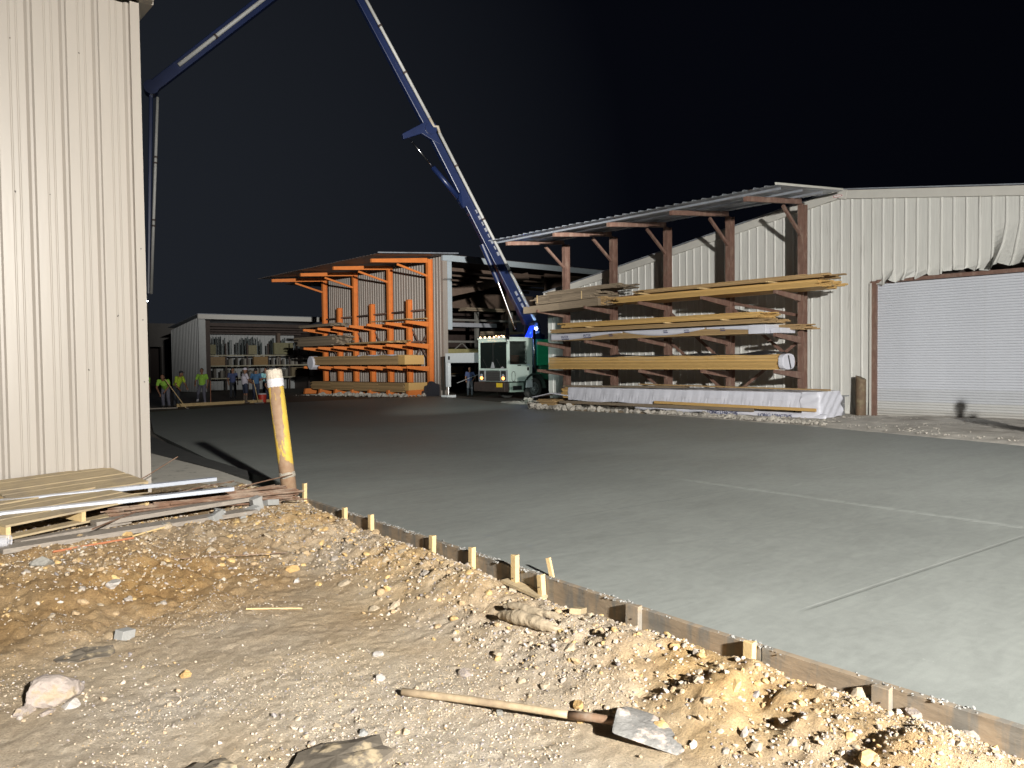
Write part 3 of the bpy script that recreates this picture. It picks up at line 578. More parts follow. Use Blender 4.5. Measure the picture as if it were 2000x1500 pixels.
# ================================================================ yellow bollard
PB = Vector((3.93,8.52,-.25)); PT = Vector((3.815,8.66,1.315)); CD = (PT-PB).to_track_quat('Z','Y').to_matrix().inverted() @ (Vector((-.62,-.80,0)))
def bollard_material():
    m = bpy.data.materials.new('chipped_yellow_paint'); m.use_nodes = True; N = m.node_tree.nodes; L = m.node_tree.links; b = N['Principled BSDF']; b.inputs['Roughness'].default_value = .6
    tcn = N.new('ShaderNodeTexCoord'); mp = N.new('ShaderNodeMapping'); mp.inputs['Scale'].default_value = (1,1,.28); L.new(tcn.outputs['Object'], mp.inputs[0])
    n = N.new('ShaderNodeTexNoise'); n.inputs['Scale'].default_value = 9; n.inputs['Detail'].default_value = 9; n.inputs['Roughness'].default_value = .62; L.new(mp.outputs[0], n.inputs['Vector'])
    sx = N.new('ShaderNodeSeparateXYZ'); L.new(tcn.outputs['Object'], sx.inputs[0])
    def mr(src, a, b_, c, d):
        k = N.new('ShaderNodeMapRange'); k.inputs[1].default_value = a; k.inputs[2].default_value = b_; k.inputs[3].default_value = c; k.inputs[4].default_value = d; L.new(src, k.inputs[0]); return k.outputs[0]
    def ad(x, y, op='ADD'):
        k = N.new('ShaderNodeMath'); k.operation = op; L.new(x, k.inputs[0])
        if isinstance(y, float): k.inputs[1].default_value = y
        else: L.new(y, k.inputs[1])
        return k.outputs[0]
    # worn strip on the -x-y side, bare foot
    strip = mr(ad(ad(sx.outputs[0], CD.x, 'MULTIPLY'), ad(sx.outputs[1], CD.y, 'MULTIPLY')), .050, .086, -.05, .12)
    foot = mr(sx.outputs[2], .36, .52, .5, 0); up = mr(sx.outputs[2], .5, 1.3, -.01, .035)
    v = ad(ad(ad(n.outputs[0], strip), foot), up)
    msk = mr(v, .55, .59, 0, 1)
    r = N.new('ShaderNodeValToRGB'); r.color_ramp.elements[0].color = (.29,.16,.09,1); r.color_ramp.elements[1].color = (.46,.33,.22,1); n2 = N.new('ShaderNodeTexNoise'); n2.inputs['Scale'].default_value = 22; n2.inputs['Detail'].default_value = 6; L.new(tcn.outputs['Object'], n2.inputs['Vector']); L.new(n2.outputs[0], r.inputs[0])
    y = N.new('ShaderNodeValToRGB'); y.color_ramp.elements[0].color = (.62,.40,.05,1); y.color_ramp.elements[1].color = (.76,.56,.12,1); L.new(n2.outputs[0], y.inputs[0])
    k = N.new('ShaderNodeMix'); k.data_type = 'RGBA'; L.new(msk, k.inputs[0]); L.new(y.outputs[0], k.inputs[6]); L.new(r.outputs[0], k.inputs[7]); L.new(k.outputs[2], b.inputs['Base Color'])
    bp = N.new('ShaderNodeBump'); bp.inputs['Strength'].default_value = .5; bp.inputs['Distance'].default_value = .003; L.new(msk, bp.inputs['Height']); bp.invert = True; L.new(bp.outputs[0], b.inputs['Normal']); return m
PB = Vector((3.93,8.52,-.25)); PT = Vector((3.815,8.66,1.315))
T = thing('yellow_bollard', 'tall leaning bollard with chipped yellow paint and rust', 'bollard', PB)
T.rotation_euler = (PT-PB).to_track_quat('Z','Y').to_euler(); HL = (PT-PB).length
def child(mb, name, mat, T, smooth=False, sub_=0):
    o = bpy.data.objects.new(name, mb.mesh(name, mat, (0,0,0), smooth)); link(o, T)
    if sub_: s = o.modifiers.new('s','SUBSURF'); s.levels = s.render_levels = sub_
    return o
RB = .088
o = child(MB().tube((0,0,-.1),(0,0,HL-.16),RB,n=40), 'pipe', bollard_material(), T, True); o.data.shade_smooth()
mb = MB(); nn=36
for j, (z, r) in enumerate([(HL-.165,.091),(HL-.10,.094),(HL-.02,.091),(HL,.085),(HL+.006,.04)]):
    for i in range(nn):
        t = 6.2832*i/nn; rr = r*(1+rng.uniform(-.025,.025)); mb.v.append((rr*math.cos(t), rr*math.sin(t), z+rng.uniform(-.007,.007)*(j>1)))
mb.f = [(j*nn+i,j*nn+(i+1)%nn,(j+1)*nn+(i+1)%nn,(j+1)*nn+i) for j in range(4) for i in range(nn)]+[tuple(range(4*nn,5*nn))]
child(mb, 'concrete_cap', M('crusted_concrete',(.52,.46,.38),.85,var=.2,scale=20,bump=.8,bscale=50), T, False)
mb = MB(); nn=40
for j, z in enumerate([HL-.20,HL-.155,HL-.105]):
    for i in range(nn): t = 6.2832*i/nn; rr = .0955+rng.uniform(-.001,.002); mb.v.append((rr*math.cos(t), rr*math.sin(t), z+rng.uniform(-.006,.006)*(j==0)))
mb.f = [(j*nn+i,j*nn+(i+1)%nn,(j+1)*nn+(i+1)%nn,(j+1)*nn+i) for j in range(2) for i in range(nn)]
child(mb, 'paper_wrap', M('paper_strip',(.62,.61,.64),.6,var=.1,scale=12,stretch=(1,1,6),col2=(.35,.38,.50),c2pos=(.6,.68),c2scale=14,c2stretch=(1,1,7)), T, True)
mb = MB(); nn=32
for j, (z, r) in enumerate([(.30,.089),(.31,.094),(.345,.095),(.36,.089)]):
    for i in range(nn): t = 6.2832*i/nn; rr = r*(1+rng.uniform(-.01,.03)*(0<j<3)); mb.v.append((rr*math.cos(t), rr*math.sin(t), z+rng.uniform(-.008,.008)))
mb.f = [(j*nn+i,j*nn+(i+1)%nn,(j+1)*nn+(i+1)%nn,(j+1)*nn+i) for j in range(3) for i in range(nn)]
child(mb, 'mortar_ring', M('mortar_crust',(.38,.34,.28),.9,var=.2,scale=20,bump=.6), T)

# ================================================================ pallets, studs, planks, rebar
def pallet(name, label, org, rz, L_, W_, tilt, boards):
    T = thing(name, label, 'pallet', org, 'wooden pallets by the cream building', rz=rz); T.rotation_euler = (tilt[0], tilt[1], rz)
    for i, t in enumerate((0, .5, 1)):
        mb = MB(); x = .02+t*(L_-.04); mb.box(x-.019,x+.019,0,W_,.019,.105); child(mb, 'stringer', pale_wood, T)
    y = 0; i = 0
    while y < W_-.05:
        w = boards[i%len(boards)]; mb = MB(); mb.box(0,L_,y,min(y+w,W_),.106,.124); o = child(mb, 'deck_board', pallet_wood, T); o.rotation_euler[2] = rng.uniform(-.006,.006); o.rotation_euler[0] = rng.uniform(-.004,.004); y += w+rng.uniform(.012,.04); i += 1
    for y in (0, W_*.45, W_-.11):
        mb = MB(); mb.box(0,L_,y,y+.11,0,.018); child(mb, 'bottom_board', pallet_wood, T)
    return T
pallet('pallet', 'front pallet carrying two long steel studs', (.935,7.25,.005), math.atan2(.516,1.2)-.02, 1.31, 1.0, (.05,-.012), [.19,.14,.19,.14,.14,.19])
pallet('pallet', 'rear pallet tilted against the cream wall', (1.15,8.30,.03), .20, 1.24, .92, (.10,-.02), [.29,.14,.29,.19])
for (p, q, lab) in [((-.9,8.33,.165),(2.966,8.27,.165),'rear galvanised stud lying across the pallets'), ((-.9,7.80,.15),(2.896,7.60,.148),'front galvanised stud with a bright upper face')]:
    mb = MB(); p = Vector(p); q = Vector(q); d_, sd, u_ = frame(q-p)
    w, h, t = .092, .036, .003
    out = [p-sd*w/2-u_*h/2, p-sd*w/2+u_*h/2, p+sd*w/2+u_*h/2, p+sd*w/2-u_*h/2, p+sd*(w/2-t)-u_*h/2, p+sd*(w/2-t)+u_*(h/2-t), p-sd*(w/2-t)+u_*(h/2-t), p-sd*(w/2-t)-u_*h/2]
    mb.extr(out, q-p); o = mb.build('metal_stud', galv_new, org=p); o.rotation_euler = (0,0,0); tag(o, lab, 'metal stud', 'galvanised studs on the pallets')
for (p, q, w, h, mt_, lab) in [((.85,6.98),(3.02,7.42),.19,.04, plank_grey, 'long grey plank lying lowest in front of the pallets'), ((1.6,7.42),(3.18,7.64),.14,.04, plank_grey, 'grey plank on top of the lowest one'), ((1.9,7.75),(3.3,7.83),.14,.04, pallet_wood, 'brownish plank under the rebar pile'), ((1.0,7.16),(1.9,7.5),.10,.03, plank_grey, 'short grey plank under the front pallet')]:
    mb = MB(); z0 = gz(*p)+.03; z1 = gz(*q)+.03
    if h == .04 and p[0] > 1.2: z0 += .035; z1 += .03
    mb.beam((p[0],p[1],z0),(q[0],q[1],z1),w,h); o = mb.build('plank', mt_, org=(p[0],p[1],z0), bevel=.003); tag(o, lab, 'plank', 'planks in front of the pallets')
T = thing('rebar_pile', 'pile of rusty reinforcing bars fanning out toward the yellow post', 'rebar pile', (2.9,7.9,0))
for i in range(84):
    t = i/83; x0 = 1.95+rng.uniform(-.25,.35); y0 = 7.72+rng.uniform(-.16,.22); x1 = 3.50+rng.uniform(-.14,.17); y1 = 7.55+t*.62+rng.uniform(-.06,.06)
    z0 = .03+rng.uniform(-.01,.05); z1 = -.045+rng.uniform(0,.085)
    mid = [(x0+(x1-x0)*s, y0+(y1-y0)*s, z0+(z1-z0)*s+.018*math.sin(3.14*s)*rng.uniform(-.3,1)) for s in (0,.25,.5,.75,1)]
    MB().path(mid, rng.choice([.007,.0085,.010]), 5).build('bar', rust, T)
for (p, q) in [((2.6,7.8,.03),(3.62,8.30,.015)), ((2.7,7.9,.05),(3.92,8.45,.09)), ((2.8,7.7,.04),(3.45,8.45,.03)), ((2.4,8.2,.06),(3.35,8.75,.045)), ((2.0,7.6,.04),(1.5,7.0,.05))]:
    MB().path([p, [(p[i]+q[i])/2+.004 for i in range(3)], q], .007, 5).build('bar', rust, T)
mb = MB(); mb.path([(2.18,8.7,.11),(2.42,8.78,.20),(2.79,8.93,.36)], .006, 5); o = mb.build('loose_rod', rust, org=(2.3,8.75,.1)); tag(o, 'single rusty rod sticking up in front of the building corner', 'rod')
T = thing('plastic_roll', 'crumpled clear plastic wrap at the left end of the front pallet', 'plastic wrap', (.80,7.05,-.02))
clearp = M('clear_film',(.75,.75,.80),.15,var=0,alpha=.35); mb = MB(); mb.tube((.72,7.15,.05),(.93,7.02,.04),.055,.05,n=14,caps=False); mb.tube((.70,7.12,.05),(.90,6.99,.04),.038,.04,n=14,caps=False); mb.build('film', clearp, T, smooth=True)
for k in range(5):
    a0 = rng.uniform(0,6); MB().path([(.93+.052*math.cos(a0+t)*.3, 7.02+.03*math.cos(a0+t), .04+.05*math.sin(a0+t)) for t in np.linspace(0,3,8)], .002, 4).build('fold', wrap_m, T)

# ================================================================ white gable building
WA = 22.2; BL = 23.2; RID = 10.78; RZ = 6.17
def gable(b): return RZ-.166*(b-RID) if b > RID else RZ-.146*(RID-b)
DB1, DB0 = 9.80, 4.75; DTOP = 3.42
T = thing('white_metal_building', 'weathered white gabled metal building with dented panels', 'building', (WA, 15, -.4))
base_z = lambda b: plane(WA, b)-.02
def dent_fn(p, u):
    b = p.y
    # kicked-in foot of the wall
    if 9.9 < b < 13.2 or b > 15:
        t = max(0, 1-(p.z-base_z(b))/.55)
        if t > 0: p = Vector((p.x+.10*t*(1+.6*math.sin(b*9.3))*(1 if b < 13.2 else .8), p.y+.05*t*math.sin(b*7), p.z))
    # crumpled sheet ends above the door
    if b < 9.7 and p.z < DTOP+1.2:
        if 5.75 < b < 6.66: tt_ = max(0, 1-(p.z-DTOP)/1.3); p = Vector((p.x-.42*tt_**1.5, p.y+.10*tt_, p.z+.12*tt_))
        t = max(0, 1-(p.z-DTOP)/(.34 if b > 6.9 else .75)); sgn = math.sin(b*11.7)+.7*math.sin(b*23.1+1)
        p = Vector((p.x-.16*t*abs(sgn)*(1.6 if b < 6.9 else 1)+.05*math.sin(t*6)*t, p.y+.05*t*math.sin(b*17), p.z+.05*t*math.sin(b*13)))
    return p
PW = .305
nsh = 0; b = BL
while b > -1.2:
    b1 = b; b0 = b-3*PW; over = b0 < DB1-.02
    prof = profile(PW, 3, False, .034)
    up_ = .05+(.16*rng.uniform() if b1 < 9 else 0); zb = (lambda u, b1=b1, up_=up_: (base_z(b1-u) if b1-u > DB1 or b1-u < DB0-.15 else DTOP+up_+.05*math.sin((b1-u)*19)))
    if b1 > DB1 > b0:   # the sheet beside the jamb is cut to fit
        k = b1-DB1; prof = [q for q in prof if q[0] <= k-.002]+[(k-.001,0)]; b0 = DB1
    if b0 >= DB1-.001 and False: pass
    mb = sheet((WA, b1, 0), (0,-1,0), (-1,0,0), prof, zb, lambda u, b1=b1: gable(b1-u)-.12, dent_fn, 14)
    mb.build('wall_panel', white_panel, T); b = b0; nsh += 1
for (b0, b1) in ((BL+.15, RID), (RID, -1.5)):
    MB().beam((WA-.05, b0, gable(b0)-.04), (WA-.05, b1+(.0 if b1>0 else 0), gable(b1)-.04), .10, .24).build('rake_trim', trim_m, T)
mb = MB(); mb.beam((WA-.055,RID+.25,gable(RID+.25)-.04),(WA-.055,RID,gable(RID)-.03),.115,.26); mb.beam((WA-.055,RID,gable(RID)-.03),(WA-.055,RID-.25,gable(RID-.25)-.04),.115,.26); mb.build('ridge_cap', trim_m, T)
o = MB().extr([(WA-.118,RID+.16*math.cos(t),gable(RID)-.09+.05*math.sin(t)) for t in np.linspace(0,6.283,17)[:-1]], (-.006,0,0)).build('emblem', M('white_paint',(.75,.74,.72),.4,var=0), T)
MB().extr([(WA-.126,RID+.145*math.cos(t),gable(RID)-.09+.038*math.sin(t)) for t in np.linspace(0,6.283,17)[:-1]], (-.002,0,0)).build('ring', M('red_paint',(.40,.06,.05),.4,var=0), o)
MB().extr([(WA-.129,RID+.12*math.cos(t),gable(RID)-.09+.026*math.sin(t)) for t in np.linspace(0,6.283,17)[:-1]], (-.002,0,0)).build('field', MATS['white_paint'], o)
mb = MB()
for (b0, b1) in ((BL+.2, RID), (RID, -1.6)):
    mb.add([(WA-.11,b0,gable(b0)+.10),(WA-.11,b1,gable(b1)+.10),(45,b1,gable(b1)+.10),(45,b0,gable(b0)+.10),(WA-.11,b0,gable(b0)+.13),(WA-.11,b1,gable(b1)+.13),(45,b1,gable(b1)+.13),(45,b0,gable(b0)+.13)], [(0,3,2,1),(4,5,6,7),(0,1,5,4),(1,2,6,5),(2,3,7,6),(3,0,4,7)])
mb.build('roof', galv, T)
mb = MB(); mb.box(WA+.15,45,BL-.1,BL,-1.2,gable(BL)-.05); mb.box(WA+.12,WA+.15,DB1,BL,-1.2,4.0); mb.box(WA+.3,WA+.34,-1.2,DB1+.3,-1.2,4.5); mb.build('inner_wall', dark_steel, T)
# door
dz0 = base_z(7.5)+.02
T2 = thing('roll_up_door', 'large white roll-up door of thin slats in the white building', 'door', (WA+.08, 7.3, dz0))
NS = 53; sh = (DTOP+.02-dz0)/NS; sm = MB(); xs_ = [(0,0),(-.012,.12),(-.018,.35),(-.018,.6),(-.012,.85),(0,.97)]
sm.add([(x, y, z*sh) for y in (DB1-.02-7.3, DB0-7.3) for x, z in xs_], [(i, i+1, 7+i, 6+i) for i in range(5)]); sme = sm.mesh('slat', door_m)
dusty = M('dusty_door_metal', (.40,.39,.36), .6, var=.15, scale=5, stretch=(.4,.4,3)); sme2 = sm.mesh('slat_dusty', dusty)
mid_m = M('lightly_dusty_door', (.52,.525,.52), .5, var=.1, scale=4, stretch=(.4,.4,3)); sme3 = sm.mesh('slat_mid', mid_m); lm = M('faintly_dusty_door', (.51,.53,.565), .45, var=.1, scale=4, stretch=(.4,.4,3)); sme4 = sm.mesh('slat_low', lm); lo_ = M('more_dusty_door', (.46,.455,.435), .55, var=.12, scale=4, stretch=(.4,.4,3)); sme5 = sm.mesh('slat_lower', lo_)
for i in range(NS):
    o = bpy.data.objects.new('slat', sme2 if i < 1 else sme5 if i < 3 else sme3 if i < 6 else sme4 if i < 11 else sme); link(o, T2); o.location = (rng.uniform(-.0015,.0015), 0, i*sh)
MB().box(WA+.055,WA+.10,DB0,DB1-.02,dz0-.06,dz0-.002).build('bottom_bar', MATS['dusty_door_metal'], T2)
Tj = thing('door_frame', 'rusty brown steel frame round the roll-up door', 'door frame', (WA, DB1, -.35))
MB().box(WA-.045,WA+.12,DB1-.10,DB1+.06,-.5,DTOP+.10).build('jamb', brown_steel, Tj)
MB().box(WA-.035,WA+.12,DB0,DB1-.102,DTOP+.03,DTOP+.13).build('header', brown_steel, Tj)
MB().box(WA-.07,WA-.047,DB1+.02,DB1+.075,-.4,DTOP+.05).build('edge_trim', trim_m, Tj)
# brown bollard and block stack by the door
T = thing('brown_bollard', 'rusty brown pipe bollard with slanted top beside the door', 'bollard', (21.88,10.0,-.42))
mb = MB(); n = 20
for j, z in enumerate((-.1, 1.20)):
    for i in range(n): t = 6.2832*i/n; mb.v.append((.14*math.cos(t), .14*math.sin(t), z+(.06*math.sin(t) if j else 0)))
mb.f = [(i,(i+1)%n,n+(i+1)%n,n+i) for i in range(n)]+[tuple(range(n,2*n))]
child(mb, 'pipe', M('old_rust_brown',(.14,.095,.06),.75,var=.3,scale=6,col2=(.20,.17,.10),c2pos=(.5,.65),c2scale=4), T, False)
T = thing('block_stack', 'low stack of grey blocks between the wrapped lumber and the brown bollard', 'block stack', (21.1,10.3,-.36))
cmu = M('dark_blocks',(.20,.205,.22),.8,var=.15,scale=4,bump=.4)
for j in range(3):
    for i in range(3): MB().box(21.45,21.65,10.35+i*.40,10.74+i*.40,-.36+j*.20,-.17+j*.20).build('block', cmu, T, bevel=.006)
MB().box(21.40,21.8,10.3,11.6,.245,.27).build('cover_sheet', galv, T)
mb = MB(); mb.beam((21.0,10.3,-.33),(21.2,10.75,-.22),.22,.05); o = mb.build('concrete_slab_piece', block_m, org=(20.6,10.3,-.3), bevel=.01); tag(o, 'flat broken concrete piece leaning in front of the block stack', 'concrete piece')

# ================================================================ cantilever racks
def rack_panels(T, a_tip, a_back, z_tip, z_back, b0, b1, mat, n, name='roof_sheet', pitch=.305):
    slope = (z_back-z_tip)/(a_back-a_tip); w = (b1-b0)/n
    prof_all = []
    for k in range(n):
        nr = 3; pit = w/nr; mb = MB(); V = []; pr = [(q[0], q[1]) for q in profile(pit, nr, False, .035)]
        off = rng.uniform(-.04,.04)
        for a_, z_ in ((a_tip+off, z_tip+off*slope), (a_back, z_back)):
            for u, h in pr: V.append((a_, b0+k*w+u, z_+h+.004*(k%2)))
        m = len(pr); mb.add(V, [(i,i+1,m+i+1,m+i) for i in range(m-1)]); o = mb.build(name, mat, T); s = o.modifiers.new('s','SOLIDIFY'); s.thickness = .002
RA = 21.2; posts_b = [11.4+2.43*k for k in range(5)]
T = thing('brown_lumber_rack', 'brown steel cantilever lumber rack with corrugated canopy', 'lumber rack', (RA, 16.3, -.45))
for k, b in enumerate(posts_b):
    MB().ibeam((RA,b,-.6),(RA,b,5.83),.17,.26,.014).build('post', brown_steel, T)
    MB().beam((RA-.14,b,5.90),(18.18,b,5.60),.10,.16,.10,.13).build('roof_arm', brown_steel, T)
    MB().beam((RA-.135,b,4.95),(RA-1.10,b,5.66),.07,.09).build('brace', brown_steel, T)
    for z, zt in ((3.10,3.22),(1.88,2.02),(.86,.99)):
        MB().beam((RA-.14,b,z),(19.65,b,zt),.09,.20,.08,.10).build('arm', brown_steel, T)
for a_ in (18.4, 19.5, 20.6): MB().beam((a_,10.5,5.73+(a_-18.2)*.09),(a_,21.9,5.73+(a_-18.2)*.09),.045,.06).build('purlin', galv, T)
for z in (3.6,):
    for k in range(4): MB().beam((RA+.03,posts_b[k]+.09,z),(RA+.03,posts_b[k+1]-.09,z),.06,.12).build('girt', brown_steel, T)
for k, (z0, z1) in ((0,(1.1,2.9)), (1,(1.1,2.9)), (0,(1.9,.2)), (1,(.2,1.9)), (2,(.2,1.6)), (0,(2.6,3.1))):
    MB().beam((RA+.06,posts_b[k]+.1,z0),(RA+.06,posts_b[k+1]-.1,z1),.04,.09).build('cross_brace', brown_steel, T)
rack_panels(T, 17.98, 21.6, 5.76, 6.10, 10.40, 21.9, galv, 12)
MB().beam((17.98,10.40,5.80),(21.6,10.40,6.14),.03,.06).build('edge_flashing', trim_m, T)

def bundle(name, label, a0, a1, b0, b1, z0, rows, cols, mat, group, endj=.10, straps=(), bend=0, gap=.004, strap_m=None, z1off=0, cat='lumber bundle', twist=0):
    """boards lie along Y; rows high, cols deep"""
    T = thing(name, label, cat, ((a0+a1)/2, (b0+b1)/2, z0), group)
    w = (a1-a0)/cols; bh = rows[1]; mb = MB()
    for j in range(rows[0]):
        for i in range(cols):
            if 0 < i < cols-1 and 0 < j < rows[0]-1: 
                e0, e1 = b0+rng.uniform(0,endj), b1-rng.uniform(0,endj)
            e0, e1 = b0+rng.uniform(0,endj), b1-rng.uniform(0,endj)
            x0 = a0+i*w+rng.uniform(0,.006); zz = z0+j*(bh+gap)
            if j == rows[0]-1 and rng.uniform() < .12: continue
            if bend or z1off:
                N_ = 4; ys = np.linspace(e0, e1, N_+1)
                for q in range(N_):
                    f = lambda y: bend*math.sin((y-b0)/(b1-b0)*math.pi)+z1off*(y-b0)/(b1-b0)
                    mb.beam((x0+w/2, ys[q], zz+bh/2+f(ys[q])), (x0+w/2, ys[q+1], zz+bh/2+f(ys[q+1])), w-.004, bh)
            else: mb.box(x0, x0+w-.004, e0, e1, zz, zz+bh)
    o = mb.build('boards', mat, T, kind='stuff')
    H = rows[0]*(bh+gap)
    for s in straps:
        MB().box(a0-.012,a1+.012,s,s+.03,z0-.006,z0-.002).add([(a0-.012,s,z0-.002),(a0-.004,s,z0-.002),(a0-.004,s+.03,z0-.002),(a0-.012,s+.03,z0-.002),(a0-.012,s,z0+H+.006),(a0-.004,s,z0+H+.006),(a0-.004,s+.03,z0+H+.006),(a0-.012,s+.03,z0+H+.006)], [(0,3,2,1),(4,5,6,7),(0,1,5,4),(1,2,6,5),(2,3,7,6),(3,0,4,7)]).build('strap', strap_m or pale_wood, T)
    return T
def stickers(T, a0, a1, ys, z):
    for y in ys: MB().box(a0-.05,a1,y,y+.07,z,z+.035).build('sticker', pale_wood, T)
G1 = 'lumber on the brown rack'
zA1, zA2, zA3 = 3.275, 2.075, 1.045
t1 = bundle('lumber_bundle', 'long yellow boards on the top shelf under a loose second layer', 19.75, 21.0, 9.95, 17.6, zA1, (5,.040), 7, yellow_wood, G1, .45)
stickers(t1, 19.7, 21.0, (11.6, 13.9, 16.2), zA1+.225)
bundle('lumber_bundle', 'loose upper layer of tan boards reaching past the right post', 19.95, 21.0, 9.90, 17.0, zA1+.265, (3,.038), 6, tan_wood, G1, .8)
bundle('lumber_bundle', 'weathered grey beams on the top shelf at the left, lowest layer', 19.7, 20.9, 17.9, 22.0, zA1-.02, (1,.26), 4, grey_wood, G1, .3, z1off=-.10)
bundle('lumber_bundle', 'strapped weathered boards stacked above the lowest grey beams', 19.75, 20.9, 18.05, 21.7, zA1+.26, (5,.05), 5, grey_wood, G1, .45, straps=(18.9,21.2), z1off=-.08)
bundle('lumber_bundle', 'topmost weathered planks behind the second post from the left', 20.0, 21.0, 17.3, 21.6, zA1+.58, (3,.045), 5, grey_wood, G1, .8, z1off=-.08)
bundle('lumber_bundle', 'short ragged tan boards next to the grey beams', 19.85, 20.8, 17.65, 19.3, zA1+.0, (6,.045), 5, tan_wood, G1, .6)
t2 = bundle('lumber_bundle', 'wrapped brown lumber bundle on the second shelf with white cover', 19.72, 20.95, 11.75, 20.5, zA2+.0, (5,.042), 7, tan_wood, G1, .05)
t3 = bundle('lumber_bundle', 'tan boards stacked on the white covered bundle', 19.80, 20.95, 11.5, 20.7, zA2+.30, (3,.04), 7, tan_wood, G1, .4)
stickers(t3, 19.72, 20.95, (13.1, 15.2, 18.6), zA2+.432)
bundle('lumber_bundle', 'yellow boards at the very top of the second shelf', 19.85, 20.95, 11.9, 20.3, zA2+.47, (4,.04), 6, yellow_wood, G1, .5)
bundle('lumber_bundle', 'thin loose boards reaching past the right post on the second shelf', 20.4, 21.03, 10.75, 12.9, zA2+.10, (4,.035), 4, tan_wood, G1, .5)
t4 = bundle('lumber_bundle', 'thick yellow timber bundle on the third shelf under a black sheet', 19.70, 20.34, 11.35, 20.6, zA3+.0, (9,.044), 4, yellow_wood, G1, .06)
# white wrap on second shelf bundle, in three scalloped lengths
def skirt(T, name, mat, a, b0, b1, ztop, drop, n=40, wav=.0, amp=.006):
    V = []; bs = np.linspace(b0, b1, n)
    for y in bs:
        t = (y-b0)/(b1-b0); V += [(a-.006+amp*math.sin(y*7),y,ztop), (a-.014+amp*math.sin(y*5+1),y,ztop-drop(t)*.5), (a-.010+amp*math.sin(y*9),y,ztop-drop(t))]
    mb = MB(); mb.add(V, [(3*i+k,3*i+3+k,3*i+4+k,3*i+1+k) for i in range(n-1) for k in range(2)]); o = mb.build(name, mat, T, smooth=True); s = o.modifiers.new('s','SOLIDIFY'); s.thickness = .002; return o
zt = zA2+.238
sk = [skirt(t2,'wrap',wrap_m,19.72,17.0,20.5,zt, lambda t: .05+.17*sst(.0,.8,t)),
      skirt(t2,'wrap',wrap_m,19.72,13.75,16.96,zt, lambda t: .04+.15*math.sin(3.14*t)),
      skirt(t2,'wrap',wrap_m,19.72,12.2,13.7,zt, lambda t: .12-.07*t)]
MB().box(19.70,20.97,11.74,20.52,zt+.001,zt+.006).build('wrap_top', wrap_m, t2)
MB().box(19.69,20.96,11.70,12.25,zA2-.005,zt+.012).build('wrap_end', wrap_m, t2, bevel=.01)
MB().box(19.9,20.7,11.35,11.68,zA2-.0,zA2+.15).build('wrap_flap', wrap_m, t2, bevel=.01)
skirt(t4,'black_sheet',wrap_dark,19.68,11.5,20.4,zA3+.455, lambda t: .03+.012*math.sin(t*30))
V = []; nn = 50
for i, y in enumerate(np.linspace(11.2, 20.4, nn)):
    h = .455+.05*max(0,math.sin(y*1.9))**2+(.10*math.exp(-((y-11.9)/.5)**2)); V += [(19.68,y,zA3+.45),(20.0,y,zA3+h),(20.36,y,zA3+h-.02)]
mb = MB(); mb.add(V, [(3*i+k,3*i+3+k,3*i+4+k,3*i+1+k) for i in range(nn-1) for k in range(2)]); mb.build('black_cover', wrap_dark, t4, smooth=True)
mb = MB(); nn = 16; lo = []
for t in np.linspace(0,6.283,nn+1)[:-1]: lo.append((.27*math.copysign(abs(math.cos(t))**.8,math.cos(t)), .23*math.copysign(abs(math.sin(t))**.7,math.sin(t))))
mb.extr([(20.03+x*1.22, 11.33, zA3+.22+z) for x, z in lo], (0,-.16,0)); mb.build('wrap_end', wrap_m, t4, bevel=.02)
MB().beam((19.98,11.165,zA3+.40),(20.12,11.165,zA3+.02),.01,.05).build('dark_fold', wrap_dark, t4)
def text(s, T, loc, size, mat, rot, name='lettering'):
    c = bpy.data.curves.new(name, 'FONT'); c.body = s; c.size = size; c.extrude = .0015; c.align_x = 'LEFT'; c.materials.append(mat)
    tmp = bpy.data.objects.new('tmp', c); me = bpy.data.meshes.new_from_object(tmp); bpy.data.objects.remove(tmp); bpy.data.curves.remove(c)
    if not me.materials: me.materials.append(mat)
    o = bpy.data.objects.new(name, me); link(o, T); o.location = Vector(loc)-parent_org(T); o.rotation_euler = rot; return o
WR = (rad(90), 0, rad(-90))     # reads along -Y on a face that looks toward -X
for (y, z, s_, sz) in [(19.9,zt-.155,'INTER',.13), (18.8,zt-.13,'INTER',.13), (17.6,zt-.10,'INTER',.06), (15.3,zt-.07,'INTER',.06), (14.5,zt-.09,'INTER',.07), (13.2,zt-.08,'INTER',.06)]:
    text(s_, t2, (19.695,y,z), sz, ink, WR)
    MB().box(19.692,19.696,y-.75*4*sz,y-.2*sz,z-.045,z-.020).build('printed_bar', ink, t2)

# base stack with white wrap
bz = plane(19.9,15)-.0
T = bundle('wrapped_lumber', 'long white wrapped lumber pile on the ground under the brown rack', 19.75, 20.95, 10.25, 20.0, bz+.38, (8,.045), 6, yellow_wood, G1, .1)
for (aa, b0, b1, z0, z1) in ((19.74, 10.2, 19.6, bz+.30, bz+.80),):
    V = []; nn = 90
    for y in np.linspace(b0, b1, nn):
        w1 = .012*math.sin(y*6)+.008*math.sin(y*15+2); s_ = plane(19.9,y)-bz
        V += [(20.97,y,z1+s_*.3+.01),(aa+.25,y,z1+s_*.3+.012*math.sin(y*5)),(aa-.005+w1*.4,y,z1+s_*.3-.02),(aa-.03+w1,y,(z0+z1)/2+.03+w1),(aa-.02-w1,y,z0+.02*math.sin(y*3))]
    mb = MB(); mb.add(V, [(5*i+k,5*i+5+k,5*i+6+k,5*i+1+k) for i in range(nn-1) for k in range(4)]); o = mb.build('wrap_sheet', wrap_m, T); s = o.modifiers.new('s','SOLIDIFY'); s.thickness = .003
